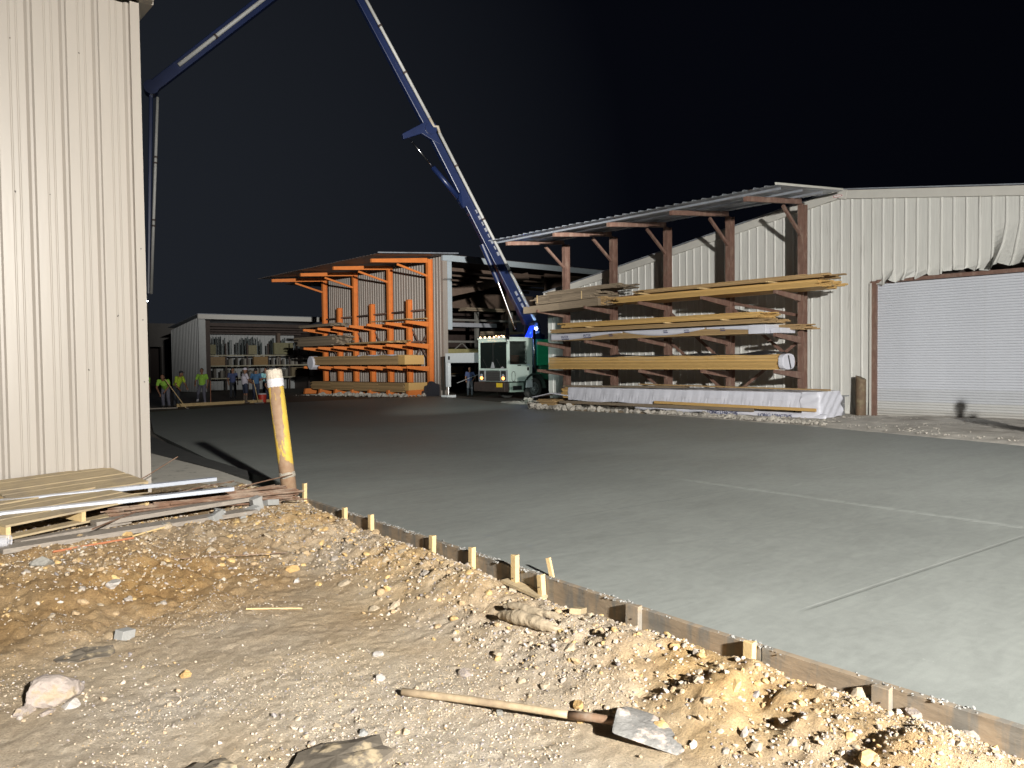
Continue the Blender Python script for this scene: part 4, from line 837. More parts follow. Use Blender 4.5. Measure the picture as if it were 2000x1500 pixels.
# lower skirt with lettering and the torn end
V = []; nn = 70
for y in np.linspace(9.9, 16.5, nn):
    t = (y-9.9)/6.6; V += [(19.70,y,bz+.24),(19.66+.02*math.sin(y*8),y,bz+.13+.05*t+.02*math.sin(y*3.2)),(19.68,y,bz+.02+.11*t+.03*math.sin(y*4.1+1))]
mb = MB(); mb.add(V, [(3*i+k,3*i+3+k,3*i+4+k,3*i+1+k) for i in range(nn-1) for k in range(2)]); o = mb.build('lower_wrap', wrap_m, T, smooth=True); s = o.modifiers.new('s','SOLIDIFY'); s.thickness = .003
mb = MB(); nu, nv = 14, 10; V = []
for j in range(nv+1):
    for i in range(nu+1):
        u_, v_ = i/nu, j/nv; ang = u_*math.pi*.5
        x = 19.70+1.2*max(0,u_-.35)/.65; y = 10.2-.10*math.sin(min(1,u_/.35)*1.57)-.04*math.sin(i*2.1+j*1.3)-.05*v_
        V.append((x-.05*(1-u_)*v_+.03*math.sin(j*1.9+i), y+.45*(max(0,.35-u_)/.35), bz+.82-.80*v_*(1-.15*u_)+.03*math.sin(i*1.7)*v_))
mb.add(V, [(j*(nu+1)+i,j*(nu+1)+i+1,(j+1)*(nu+1)+i+1,(j+1)*(nu+1)+i) for j in range(nv) for i in range(nu)]); o = mb.build('wrap_end', wrap_m, T, smooth=True); s = o.modifiers.new('s','SUBSURF'); s.levels = s.render_levels = 1
text('LONG LENGTHS', T, (19.625,13.6,bz+.10), .14, ink, WR); text('LONG LENGTHS', T, (19.625,11.9,bz+.09), .14, ink, WR)
G2 = 'loose boards round the wrapped pile'
for (p, q, w, h, mt_, lab) in [((19.60,10.15,bz+.34),(19.60,15.6,bz+.37),.04,.085,yellow_wood,'yellow board along the middle of the wrapped pile'), ((19.58,12.0,bz+.27),(19.58,19.9,bz+.24),.04,.10,grey_wood,'grey board low along the wrapped pile'),
        ((19.95,9.95,bz+.87),(19.85,16.4,bz+.93),.14,.04,tan_wood,'tan board lying on top of the wrapped pile'), ((20.0,14.6,bz+.86),(19.95,20.0,bz+.80),.24,.06,grey_wood,'grey board lying on top at the left of the pile'),
        ((19.45,10.9,bz-.02),(19.45,13.2,bz+.0),.10,.12,grey_wood,'short grey timber under the wrapped pile at the right'), ((19.5,13.4,bz+.02),(19.45,20.2,bz-.04),.10,.12,grey_wood,'long grey timber under the wrapped pile at the left')]:
    mb = MB().beam(p,q,w,h); o = mb.build('board', mt_, org=p, bevel=.004); tag(o, lab, 'board', G2)
bundle('lumber_bundle', 'short stack of tan boards at the left end of the wrapped pile', 19.7, 20.8, 20.2, 21.3, bz-.14, (9,.045), 6, tan_wood, G2, .3)
mb = MB(); mb.add([(19.6,21.4,bz+.34),(20.9,21.4,bz+.42),(20.9,20.6,bz+.50),(19.6,20.4,bz+.52),(19.7,19.5,bz+.44),(20.9,19.6,bz+.5)], [(0,1,2,3),(3,2,5,4)]); o = mb.build('white_sheet', wrap_m, org=(20,20.5,bz+.4)); s = o.modifiers.new('s','SOLIDIFY'); s.thickness = .03; tag(o, 'bent white sheet lying over the left end of the wrapped pile', 'sheet')

# ---------------------------------------------------------------- rubble along the slab
def edge_r(b): return float(np.interp(b, [-4,4.27,9.69,25.65,38.3], [12.8,15.64,17.84,22.28,27.02]))
nr = 0
for i in range(150):
    t = rng.uniform(); b = 10.5+t*13.0
    if t > .86: b = rng.uniform(20,25.5)
    far = sst(12, 22, b); wdt = .35+1.3*far
    a = edge_r(b)+.12+abs(rng.normal(0,.45))*wdt; a = min(a, 19.45+max(0,(b-21.3))*.9)
    s_ = rng.uniform(.07,.15)*(1+.30*far)*(1 if i % 3 else .7); hh = .05*far+max(0, far*.22-.12*abs(a-edge_r(b)-.9))
    o = rock_obj('rubble_chunk', i, concrete_l, (a, b, plane(a,b)+hh*rng.uniform(.2,1.0)+s_*.45), (s_*rng.uniform(.8,1.3), s_*rng.uniform(.8,1.4), s_*rng.uniform(.5,.9)), rng.uniform(0,6.3), (rng.uniform(-.4,.4), rng.uniform(-.4,.4)))
    zn = 'in the rubble heap by the truck wheel' if b > 20 else ('in front of the middle of the brown rack' if b > 15 else 'toward the right end of the brown rack')
    sz_ = 'large' if s_ > .15 else ('medium' if s_ > .10 else 'small')
    tag(o, sz_+' broken grey concrete chunk '+zn, 'rubble', 'rubble chunks along the slab below the brown rack')
for i in range(70):
    b = 37.9+rng.uniform(0,9)*.9; a = 25.3+rng.uniform(-1.2,1.3)-(b-38)*.12; s_ = rng.uniform(.10,.24)
    o = rock_obj('rubble_chunk', i, concrete_l, (a, b, plane(a,b)+s_*.4), (s_*1.2, s_, s_*.7), rng.uniform(0,6.3), (rng.uniform(-.4,.4), 0))
    tag(o, ('large' if s_ > .17 else 'small')+' broken concrete chunk '+('at the near end' if b < 41.5 else 'at the far end')+' of the orange rack foot', 'rubble', 'rubble chunks below the orange rack')
def crumbs(n, fa, name, label, mx=4.5):
    t = rng.uniform(0,1,n); a, b = fa(t); s_ = .012*(mx)**rng.uniform(0,1,n)
    me = rocks(np.stack([a,b,plane(a,b)+.04+s_*.2],1), s_, ico(), concrete_l, name); o = bpy.data.objects.new(name, me); link(o); tag(o, label, kind='stuff')
crumbs(4200, lambda t: (lambda b: (np.interp(b, [-4,4.27,9.69,25.65,38.3], [12.8,15.64,17.84,22.28,27.02])+.02+np.abs(rng.normal(0,.8,len(t)))*(.6+.4*(b>9)), b))(9+t*17), 'stone_crumbs', 'small stone crumbs along the right edge of the slab')
crumbs(800, lambda t: (lambda b: (np.interp(b, [-4,4.27,9.69], [12.8,15.64,17.84])+.1+rng.uniform(0,5,len(t)), b))(1.5+t*8.5), 'stone_crumbs', 'sparse stone crumbs on the margin before the roll-up door', 2.2)
crumbs(1200, lambda t: (25.4-(t*9)*.2+rng.normal(0,.7,len(t)), 38+t*9), 'stone_crumbs', 'small stone crumbs in front of the orange rack')

# ================================================================ orange rack
OA = 27.0; ob = [38.6+2.25*k for k in range(7)]
T = thing('orange_lumber_rack', 'orange steel cantilever lumber rack with dark canopy', 'lumber rack', (OA, 45, -.8))
for k, b in enumerate(ob):
    tall = k % 2 == 0; top = 7.58 if tall else 5.25
    MB().ibeam((OA,b,-1.0),(OA,b,top),.24,.34,.03).build('post', orange_steel, T)
    if not tall: MB().box(OA-.17,OA+.17,b-.12,b+.12,top-.02,top+.02).build('post_cap', orange_steel, T)
    for z in (3.62, 2.28, .92):
        MB().beam((OA-.18,b,z),(25.25,b,z+.12),.13,.30,.12,.15).build('arm', orange_steel, T)
    g0 = plane(26,b)
    MB().extr([(OA+.2,b-.12,g0-.1),(OA-.3,b-.12,g0+.40),(25.3,b-.12,g0+.36),(25.2,b-.12,g0-.1)], (0,.24,0)).build('foot', orange_steel, T)
    if tall:
        MB().beam((OA-.18,b,7.48),(22.95,b,7.18),.16,.28,.16,.20).build('roof_arm', orange_steel, T)
        MB().beam((OA-.18,b,6.55),(24.7,b,7.10),.08,.12).build('brace', orange_steel, T)
for k in range(6):
    for z in (4.55, 2.6): MB().beam((OA+.05,ob[k]+.13,z),(OA+.05,ob[k+1]-.13,z),.05,.10).build('girt', dark_steel if k%2 else brown_steel, T)
    if k % 2 == 0: MB().beam((OA+.08,ob[k]+.15,3.4),(OA+.08,ob[k+1]-.15,1.2),.04,.07).build('cross_brace', brown_steel, T)
    if k in (0,2,3,5): MB().beam((OA+.10,ob[k]+.15,1.2),(OA+.10,ob[k+1]-.15,3.4),.04,.07).build('cross_brace', brown_steel, T)
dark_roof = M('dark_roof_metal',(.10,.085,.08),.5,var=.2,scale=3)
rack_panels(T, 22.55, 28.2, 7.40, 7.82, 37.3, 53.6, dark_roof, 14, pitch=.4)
MB().beam((22.6,37.25,7.47),(28.2,37.25,7.88),.06,.06).build('edge_flashing', galv, T)
G3 = 'lumber on the orange rack'
zo = (3.90, 2.56, 1.20)
bundle('lumber_bundle', 'few thin boards on the highest shelf of the orange rack', 25.4, 26.7, 37.2, 43.5, zo[0], (1,.05), 5, tan_wood, G3, 1.6)
bundle('lumber_bundle', 'dark boards at the far end of the highest orange shelf', 25.4, 26.7, 47.5, 53.8, zo[0], (4,.05), 5, grey_wood, G3, 1.2)
bundle('lumber_bundle', 'low layer of tan boards on the middle orange shelf', 25.4, 26.7, 40.2, 46.5, zo[1], (3,.05), 5, tan_wood, G3, .8)
bundle('lumber_bundle', 'tall mixed stack at the far end of the middle orange shelf', 25.35, 26.7, 46.8, 54.0, zo[1], (9,.07), 7, grey_wood, G3, 1.3)
t5 = bundle('lumber_bundle', 'long brown bundle on the lower orange shelf', 25.35, 26.7, 39.6, 51.0, zo[2], (8,.07), 6, tan_wood, G3, .1)
MB().box(25.33,26.72,38.9,39.6,zo[2],zo[2]+.55).build('cut_end', yellow_wood, t5)
mb = MB(); mb.extr([(25.2,51.0+.5*math.cos(t),zo[2]+.15+.5*math.sin(t)) for t in np.linspace(0,6.283,11)[:-1]], (.6,.1,0)); mb.build('plastic_flap', wrap_m, t5, bevel=.05)
skirt(t5,'plastic_cover',wrap_m,25.33,39.8,44.5,zo[2]+.62, lambda t: .05+.04*math.sin(t*14), amp=.02)
t6 = bundle('lumber_bundle', 'brown bundle lying on the orange rack feet', 25.4, 26.7, 38.9, 51.5, plane(26,45)+.32, (8,.065), 6, tan_wood, G3, .4, z1off=-.06)
MB().box(25.38,26.72,38.6,39.0,plane(26,39)+.36,plane(26,39)+.82).build('cut_end', yellow_wood, t6)
mb = MB(); V = []
for y in np.linspace(37.9,38.7,5):
    for t in np.linspace(0,3.14,9): V.append((26.75-(.5+.1*math.sin(y*9+t*3))*math.cos(t), y, plane(26,38)+.0+(.85+.16*math.sin(t*5+y*7))*math.sin(t)**.8*(.75+.25*math.sin(y*5))))
mb.add(V, [(9*j+i,9*j+i+1,9*j+10+i,9*j+9+i) for j in range(4) for i in range(8)]+[tuple(range(8,-1,-1))]); o = mb.build('tarpaulin', wrap_dark, org=(26.7,38.3,-.5)); tag(o, 'black tarpaulin bunched at the foot of the orange rack', 'tarpaulin')

# ================================================================ open lumber shed behind the truck
grey_panel = M('grey_corrugated_metal',(.27,.235,.205),.55,var=.12,scale=4,stretch=(5,5,.3),col2=(.42,.40,.36),c2pos=(.60,.75),c2scale=5,c2stretch=(6,6,.1))
blue_trim = M('blue_grey_trim',(.34,.39,.42),.5,var=.08)
T = thing('open_lumber_shed', 'open fronted lumber shed with dark roof steel behind the truck', 'shed', (27.5,38,-.7))
SA = 27.55
b = 38.0; k = 0
while b < 51.8:
    mb = MB(); V = []; pr = profile(.30, 3, False, .04)
    for z in (-1.2, 7.72):
        for u, h in pr: V.append((SA-h, b+u, z))
    m = len(pr); mb.add(V, [(i,m+i,m+i+1,i+1) for i in range(m-1)]); mb.build('wall_panel', grey_panel, T); b += .90; k += 1
mb = MB(); mb.box(SA-.04,SA+.30,37.93,37.99,-1.2,7.7); mb.build('corner_panel', grey_panel, T)
MB().box(SA+.301,SA+.62,37.90,37.98,3.3,7.45).build('hanging_trim', blue_trim, T)
MB().box(SA-.05,46,37.86,38.02,7.46,7.82).build('fascia', blue_trim, T)
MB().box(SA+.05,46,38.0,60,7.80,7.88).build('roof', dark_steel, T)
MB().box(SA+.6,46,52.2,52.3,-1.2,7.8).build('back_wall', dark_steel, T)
roofwood = M('brown_roof_steel',(.115,.08,.06),.6,var=.2)
for y in (40.5,43,45.5,48,50.5): MB().beam((SA+.1,y,7.35),(46,y,7.35),.10,.22).build('purlin', roofwood, T)
MB().box(SA+.1,46,46.4,46.6,5.35,6.55).build('truss_panel', roofwood, T)
MB().beam((SA+.2,39.5,5.4),(36,39.6,7.2),.12,.5).build('rafter', roofwood, T)
for x in (28.6, 33.6, 39.5): MB().box(x-.14,x+.14,46,46.3,-1.2,7.3).build('column', roofwood, T)
# a second, timber clad front at the right of the shed
MB().box(36.5,46,38.4,38.5,4.9,7.3).build('clad_panel', roofwood, T)
grey_rackm = M('grey_rack_steel',(.17,.165,.15),.6,var=.15)
T = thing('storage_rack', 'grey rack loaded with timber inside the open shed', 'storage rack', (31,45,-.8))
for x in (29.0, 31.9, 35.0, 38.3):
    MB().box(x-.12,x+.12,44.0,44.25,-1.0,5.0).build('upright', grey_rackm, T)
for z in (1.55, 2.75, 4.3, .35):
    MB().box(28.2,40,43.9,43.99,z-.07,z+.07).build('shelf_beam', grey_rackm, T)
for x in (29.2,32.1): MB().beam((x,43.9,1.7),(x+1.4,43.9,2.7),.04,.08).build('brace', grey_rackm, T); MB().beam((x+2.5,43.9,1.7),(x+1.3,43.9,2.7),.04,.08).build('brace', grey_rackm, T)
G4 = 'timber stored inside the open shed'
def xstack(lab, x0, x1, y0, z0, z1, mat, n=3):
    T = thing('timber_stack', lab, 'timber stack', ((x0+x1)/2,y0,z0), G4); h = (z1-z0)/n; mb = MB()
    for i in range(n): mb.box(x0+rng.uniform(0,.3),x1-rng.uniform(0,.3),y0,y0+.8,z0+i*h+.01,z0+(i+1)*h-.01)
    mb.build('boards', mat, T, kind='stuff')
xstack('long greenish beam just behind the truck roof', 27.9, 38, 43.0, 1.62, 2.22, M('greenish_beam',(.30,.27,.12),.7,var=.2), 1)
xstack('white wrapped timber on the middle shelf of the shed', 30.0, 36, 43.0, 3.75, 4.05, M('white_wrapped_beam',(.30,.31,.34),.6,var=.1), 1)
xstack('yellowish boards at the left end of the upper shed shelf', 27.7, 29.2, 43.0, 4.37, 5.1, tan_wood, 4)
xstack('tan boards on the lower left shed shelf', 27.8, 33, 43.0, .45, 1.0, tan_wood, 4)
xstack('yellow timber low on the shed floor by the outrigger', 27.9, 30.2, 41.0, -.6, .35, yellow_wood, 4)
xstack('dark boards stored at the right of the shed', 35, 40, 43.0, 2.85, 3.5, grey_wood, 4)
xstack('grey boards on the high right shelf', 33, 37, 43.0, 4.9, 5.15, grey_wood, 2)

# ================================================================ concrete pump truck
mint = M('pale_mint_paint',(.58,.68,.62),.3,var=.04,coat=.4); green_p = M('green_paint',(.02,.30,.14),.4,var=.15)
blue_p = M('deep_blue_paint',(.008,.016,.058),.35,var=.2,scale=2,coat=.3); glass = M('dark_glass',(.012,.016,.015),.06,var=0,spec=.8); chrome = M('chrome',(.7,.7,.7),.18,metal=1,var=0)
lamp_o = M('orange_lamp',(.9,.35,.1),.4,var=0,emit=(1,.36,.10),estr=3.5); lamp_w = M('amber_white_lamp',(1,.8,.6),.4,var=0,emit=(1,.55,.28),estr=8)
white_p = M('white_paint_metal',(.62,.64,.66),.4,var=.06); pipe_m = M('grey_concrete_pipe',(.40,.40,.38),.5,var=.12); seat_m = M('orange_interior',(.85,.20,.03),.7,var=.2)
TX, TY0, TY1 = 24.8, 28.8, 31.15; TG = plane(25.5,30)-.02
T = thing('concrete_pump_truck', 'concrete pump truck with mint cab and tall blue boom arching overhead', 'truck', (TX+3, (TY0+TY1)/2, TG))
ZR = 2.45; ZB = TG+.95; cabL = 1.62
def bb(name, mat, *b, bevel=.03, par=None, label=None): return MB().box(*b).build(name, mat, par or T, bevel=bevel, label=label)
# cab shell as panels round real window openings
SIDE = [(TX,ZB),(TX+cabL,ZB+.0),(TX+cabL,ZR-.12),(TX+cabL-.12,ZR),(TX+.10,ZR),(TX+.0,ZR-.1)]
def cab():
    mb = MB(); wy0, wy1 = TY0, TY1
    wz0, wz1 = 1.22, 2.30; wx0, wx1 = TX+.14, TX+1.16
    for y in (wy0, wy1-.05):
        mb.box(TX,TX+cabL,y,y+.05,ZB,wz0); mb.box(TX,wx0,y,y+.05,wz0+.001,wz1-.001); mb.box(wx1,TX+cabL,y,y+.05,wz0+.001,wz1-.001); mb.box(TX,TX+cabL,y,y+.05,wz1,ZR-.001)
    mb.box(TX+.001,TX+.05,wy0+.051,wy1-.051,ZB,.98); mb.box(TX+.001,TX+.05,wy0+.051,wy0+.14,.981,2.30); mb.box(TX+.001,TX+.05,wy1-.14,wy1-.051,.981,2.30); mb.box(TX+.001,TX+.05,wy0+.051,wy1-.051,2.301,ZR-.001)
    mb.box(TX-.06,TX+cabL+.01,wy0-.01,wy1+.01,ZR,ZR+.09); mb.box(TX+cabL-.05,TX+cabL,wy0+.051,wy1-.051,ZB,ZR-.002); mb.box(TX+.05,TX+cabL-.05,wy0+.051,wy1-.051,ZB,ZB+.06)
    return mb
cabo = cab().build('cab', mint, T, bevel=.015)
bb('windshield', glass, TX+.012,TX+.03,TY0+.13,TY0+1.16,.99,2.295, bevel=0); bb('windshield', glass, TX+.012,TX+.03,TY0+1.20,TY1-.13,.99,2.295, bevel=0)
bb('centre_pillar', black, TX-.005,TX+.03,TY0+1.165,TY0+1.195,.985,2.30, bevel=0)
mb = MB(); mb.extr([(TX-.012,TY0+1.02,.97),(TX-.012,TY0+1.34,.97),(TX-.012,TY0+1.22,1.30),(TX-.012,TY0+1.14,1.30)], (-.02,0,0)); mb.extr([(TX-.012,TY0+.25,.97),(TX-.012,TY0+.62,.97),(TX-.012,TY0+.42,1.08)], (-.02,0,0)); mb.build('cowl_panel', M('silver_cowl',(.38,.38,.40),.4,var=.05), T)
for y in (TY0+.5, TY0+1.6): MB().beam((TX-.03,y,1.0),(TX-.03,y+.35,1.45),.02,.02).build('wiper', black, T)
door = MB(); door.box(TX+.10,TX+1.20,TY0-.018,TY0-.004,ZB+.10,1.16); door = door.build('door', mint, T, bevel=.01)
gl = MB(); gl.box(TX+.145,TX+1.155,TY0+.015,TY0+.028,1.225,2.295); gl.build('window', M('clear_cab_glass',(.03,.035,.032),.05,var=0,alpha=.62), door)
mb = MB(); mb.box(TX+.11,TX+1.19,TY0-.022,TY0-.003,1.18,1.22); mb.box(TX+.11,TX+1.19,TY0-.022,TY0-.003,2.30,2.335); mb.box(TX+.105,TX+.14,TY0-.022,TY0-.003,1.221,2.299); mb.box(TX+1.16,TX+1.195,TY0-.022,TY0-.003,1.221,2.299); mb.build('window_frame', black, door)
mb = MB(); ring = []
for t in np.linspace(0,6.283,21)[:-1]: ring.append(Vector((TX+.32+.11*math.copysign(abs(math.cos(t))**.6,math.cos(t)), TY0-.024, .58+.24*math.copysign(abs(math.sin(t))**.6,math.sin(t)))))
mb.path(ring+[ring[0]], .012, 5); mb.build('vent_outline', black, door)
MB().box(TX+.60,TX+.82,TY0-.04,TY0-.018,1.10,1.15).build('handle', black, door)
bb('door_latch', black, TX+1.25,TX+1.36,TY0-.03,TY0-.002,.86,1.02, bevel=.01)
bb('seat', seat_m, TX+.45,TX+1.0,TY0+.25,TY0+.85,.9,1.65, bevel=.06); bb('seat', seat_m, TX+.45,TX+1.0,TY0+1.5,TY0+2.1,.9,1.65, bevel=.06)
MB().path([(TX+.35+.17*math.cos(t)*.5,TY0+.55+.19*math.sin(t),1.38+.15*math.cos(t)) for t in np.linspace(0,6.283,17)], .015, 6).build('steering_wheel', black, T)
# grille, lamps, bumper
gr = bb('grille', M('dark_grille',(.05,.045,.045),.5,var=.1), TX-.03,TX-.002,TY0+.62,TY1-.62,ZB+.02,.86, bevel=.01)
for i in range(7): MB().box(TX-.04,TX-.031,TY0+.64,TY1-.64,ZB+.06+i*.1,ZB+.085+i*.1).build('grille_bar', M('grille_bar_metal',(.10,.095,.09),.4), gr)
bb('front_panel', M('silver_front',(.34,.35,.37),.4,var=.05), TX-.02,TX-.003,TY0+.02,TY0+.60,ZB,.90, bevel=.01); bb('front_panel', MATS['silver_front'], TX-.02,TX-.003,TY1-.60,TY1-.02,ZB,.90, bevel=.01)
for y in (TY0+.32, TY1-.32):
    h = bb('headlight', black, TX-.06,TX-.021,y-.17,y+.17,ZB+.06,.86, bevel=.01)
    MB().ell((TX-.065,y,ZB+.17),(.03,.12,.09),12,8).build('turn_signal', lamp_o, h, smooth=True)
    MB().tube((TX-.062,y,.62),(TX-.075,y,.62),.09,n=14).build('lens', M('lens_glass',(.4,.4,.45),.1,var=0), h)
bb('bumper', dark_steel, TX-.30,TX-.001,TY0-.05,TY1+.05,TG+.45,ZB-.03, bevel=.03)
pl = bb('number_plate', M('yellow_plate',(.75,.50,.04),.5,var=0), TX-.315,TX-.302,TY0+.10,TY0+.56,ZB-.27,ZB-.06, bevel=0)
for i in range(6):
    y = TY1-.25-i*.37+(0 if i < 1 else -.0)
    MB().ell((TX-.06,y,ZR+.115),(.035,.055,.04),8,6).build('marker_light', lamp_w, T, smooth=True)
bb('step_box', M('pale_green_step',(.30,.38,.33),.45,var=.1), TX+.10,TX+1.0,TY0-.04,TY0+.35,TG+.42,ZB-.05, bevel=.03); bb('step_recess', black, TX+.25,TX+.85,TY0-.055,TY0-.042,TG+.52,TG+.74, bevel=.01)
mb = MB(); mb.path([(TX-.1,TY0-.05,ZR-.25),(TX-.22,TY0-.22,ZR-.1),(TX-.22,TY0-.24,ZR+.35),(TX-.12,TY0-.1,ZR+.62)], .02, 6); mb.box(TX-.26,TX-.20,TY0-.34,TY0-.16,ZR-.05,ZR+.50); mb.build('mirror', chrome, T)
for y in (TY0+.35,TY0+.75): MB().tube((TX+.1,y,ZR+.16),(TX-.22,y,ZR+.18),.02,.06,n=10).build('air_horn', chrome, T)
MB().tube((TX+cabL+.16,TY0+.02,.9),(TX+cabL+.16,TY0+.02,2.95),.075,n=14).build('exhaust_stack', chrome, T, smooth=True)
# fender and wheels
def wheel(x, y, side, r=.56, w=.32):
    wh = MB(); prof = [(r*.58,-w/2),(r*.86,-w/2-.01),(r*.97,-w*.40),(r,-w*.25),(r,w*.25),(r*.97,w*.40),(r*.86,w/2+.01),(r*.58,w/2)]
    n = 32; V = []
    for j, (rr, yy) in enumerate(prof):
        for i in range(n): t = 6.2832*i/n; V.append((x+rr*math.cos(t), y+yy, TG+r+rr*math.sin(t)))
    wh.add(V, [(j*n+i,j*n+(i+1)%n,(j+1)*n+(i+1)%n,(j+1)*n+i) for j in range(len(prof)-1) for i in range(n)])
    o = wh.build('wheel', M('dusty_tyre',(.055,.053,.05),.8,var=.2), T, smooth=True)
    yy = y+side*w/2*.8
    MB().tube((x,y,TG+r),(x,yy,TG+r),r*.58,n=24).build('rim', M('dull_rim',(.28,.30,.30),.35,metal=.5,var=.1), o)
    MB().tube((x,yy,TG+r),(x,yy+side*.09,TG+r),.13,.10,n=14).build('hub', M('hub_metal',(.4,.42,.42),.3,metal=.6), o)
    for i in range(8): t = 6.2832*i/8; MB().tube((x+.2*math.cos(t),yy,TG+r+.2*math.sin(t)),(x+.2*math.cos(t),yy+side*.03,TG+r+.2*math.sin(t)),.018,n=6).build('wheel_nut', chrome, o)
for x in (TX+1.75, TX+6.6, TX+7.9):
    wheel(x, TY0+.16, -1); wheel(x, TY1-.16, 1)
mb = MB(); n = 14
for y in (TY0-.06, TY0+.42):
    for i in range(n+1): t = math.pi*i/n; mb.v += [(TX+1.75+.70*math.cos(t), y, TG+.56+.70*math.sin(t)), (TX+1.75+.78*math.cos(t), y, TG+.56+.80*math.sin(t))]
q = 2*(n+1); mb.f = [(2*i,2*i+1,2*i+3,2*i+2) for i in range(n)]+[(q+2*i,q+2*i+2,q+2*i+3,q+2*i+1) for i in range(n)]+[(2*i,2*i+2,q+2*i+2,q+2*i) for i in range(n)]+[(2*i+1,q+2*i+1,q+2*i+3,2*i+3) for i in range(n)]
mb.build('fender', M('dark_green_fender',(.03,.045,.038),.5,var=.1), T)
bb('chassis', dark_steel, TX+.2,TX+9.2,TY0+.75,TY1-.75,TG+.55,TG+.95)
bb('tank', green_p, TX+2.02,TX+3.3,TY0+.05,TY0+.95,1.10,2.45, bevel=.04); bb('tank_lower', M('dark_green_body',(.02,.10,.055),.5,var=.2), TX+2.3,TX+4.4,TY0+.10,TY1-.1,TG+1.0,1.08, bevel=.04)
bb('water_box', MATS['dark_green_body'], TX+4.5,TX+8.8,TY0+.1,TY1-.1,TG+1.0,1.4, bevel=.05)
bb('turret_base', blue_p, TX+2.05,TX+3.5,TY0+1.0,TY1-.05,1.10,2.75, bevel=.06)
MB().tube((TX+2.75,30.0,2.75),(TX+2.75,30.0,3.35),.48,.40,n=20).build('slewing_column', blue_p, T, smooth=False)
# outrigger reaching to +Y
o = bb('outrigger', white_p, 25.95,26.40,TY1+.05,35.65,1.27,1.82, bevel=.02)
MB().box(25.935,25.949,35.2,35.35,1.45,1.65).build('outrigger_mark', black, o)
MB().box(25.95,26.15,35.40,35.62,-.10,1.268).build('outrigger_leg', white_p, o)
MB().tube((26.05,35.51,-.55),(26.05,35.51,-.10),.05,n=10).build('jack_rod', chrome, o)
MB().box(25.75,26.35,35.2,35.8,-.70,-.56).build('jack_pad', M('white_pad',(.75,.77,.78),.4,var=.05), o)
bb('outrigger', white_p, 25.95,26.35,TY0-.10,TY0+.9,TG+.62,TG+1.0, bevel=.02)
# boom in one vertical plane
J0 = Vector((27.35,30.07,3.35)); J1 = Vector((22.22,31.57,12.85)); J2 = Vector((17.75,32.88,20.7)); J3 = Vector((10.25,35.06,13.15)); J4 = Vector((9.95,35.15,4.4))
def section(p, q, w0, h0, w1, h1, name='boom_section'): return MB().beam(p, q, w0, h0, w1, h1, up=(.96,-.28,.3)).build(name, blue_p, T, bevel=.03)
secs = [section(J0, J1, .42, .54, .34, .40), section(J1, J2, .34, .42, .28, .34), section(J2, J3, .44, .60, .38, .46), section(J3, J4, .15, .16, .10, .12)]
for J in (J1, J3, J2): MB().tube(J-Vector((.27,.96,0))*.30, J+Vector((.27,.96,0))*.30, .30, n=16).build('joint', blue_p, T)
pd_ = Vector((-.27,-.96,0))
def off(p, q, lat, up_):
    d_ = (q-p).normalized(); n_ = Vector((-.96,.28,0)); n_ = (n_-d_*n_.dot(d_)).normalized(); return n_*up_+pd_*lat
def dpipe(p, q, up_, r=.075, cl=3, sec=None, t0=0, t1=1):
    o_ = off(p, q, .30, up_); a_, b_ = p+o_+(q-p)*t0, p+o_+(q-p)*t1
    po = MB().tube(a_, b_, r, n=12).build('delivery_pipe', pipe_m, sec or T, smooth=True)
    for i in range(1, cl+1):
        c = a_+(b_-a_)*(i/(cl+.6)); dd = (b_-a_).normalized()
        MB().tube(c-dd*.05, c+dd*.05, r*1.35, n=12).build('coupling', dark_steel, po if sec is None else sec)
    return a_, b_
a1, b1_ = dpipe(J0, J1, -.26, t0=-.0, t1=.965); a2, b2_ = dpipe(J1, J2, -.16, t0=.05, t1=.98); a3, b3_ = dpipe(J2, J3, -.0, r=.085, t0=.02, t1=.86, cl=2)
a3, b3_ = a3, b3_
MB().path([b1_, b1_+Vector((-.1,0,.3)), J1+pd_*.3+Vector((.15,0,.1)), a2], .075, 10).build('pipe_elbow', M('tan_elbow',(.34,.30,.24),.6,var=.1), T, smooth=True)
o3 = Vector((.22,-.10,0)); a4, b4 = J3+o3+pd_*.2+Vector((0,0,-.4)), J4+Vector((.10,-.05,0))+pd_*.2
MB().tube(a4, b4, .06, n=10).build('delivery_pipe', pipe_m, T, smooth=True)
for t in (.3,.33,.62,.65): c = a4+(b4-a4)*t; MB().tube(c,c+(b4-a4).normalized()*.07,.085,n=10).build('coupling', dark_steel, T)
lev = Vector((21.08,31.91,12.45)); rod_e = Vector((22.36,31.53,11.02)); cyl_e = J0+(J1-J0)*.66+Vector((-.30,.08,-.05))
MB().extr([J1+Vector((.2,-.06,.05)), J1+Vector((-.3,.1,.28)), lev+Vector((-.25,.08,-.02)), lev+Vector((-.2,.06,-.28)), J1+Vector((-.45,.14,-.30)), J1+Vector((.45,-.14,-.75))], pd_*.22).build('lever', blue_p, T, bevel=.02)
MB().tube(lev, rod_e, .038, n=10).build('cylinder_rod', chrome, T, smooth=True); MB().tube(rod_e, cyl_e, .13, n=14).build('cylinder', blue_p, T, smooth=True)
MB().extr([cyl_e+Vector((.0,0,.45)), cyl_e+Vector((-.15,0,-.1)), cyl_e+Vector((.15,0,-.5)), cyl_e+Vector((.5,-.1,-.3))], pd_*.25).build('cylinder_bracket', blue_p, T)
cr0, cr1 = J0+Vector((-.75,.2,-.35)), J0+(J1-J0)*.23+Vector((-.48,.14,-.1)); MB().tube(cr0, cr1, .05, n=10).build('cylinder_rod', chrome, T); MB().tube(cr1, J0+(J1-J0)*.42+Vector((-.36,.1,0)), .14, n=12).build('cylinder', blue_p, T)
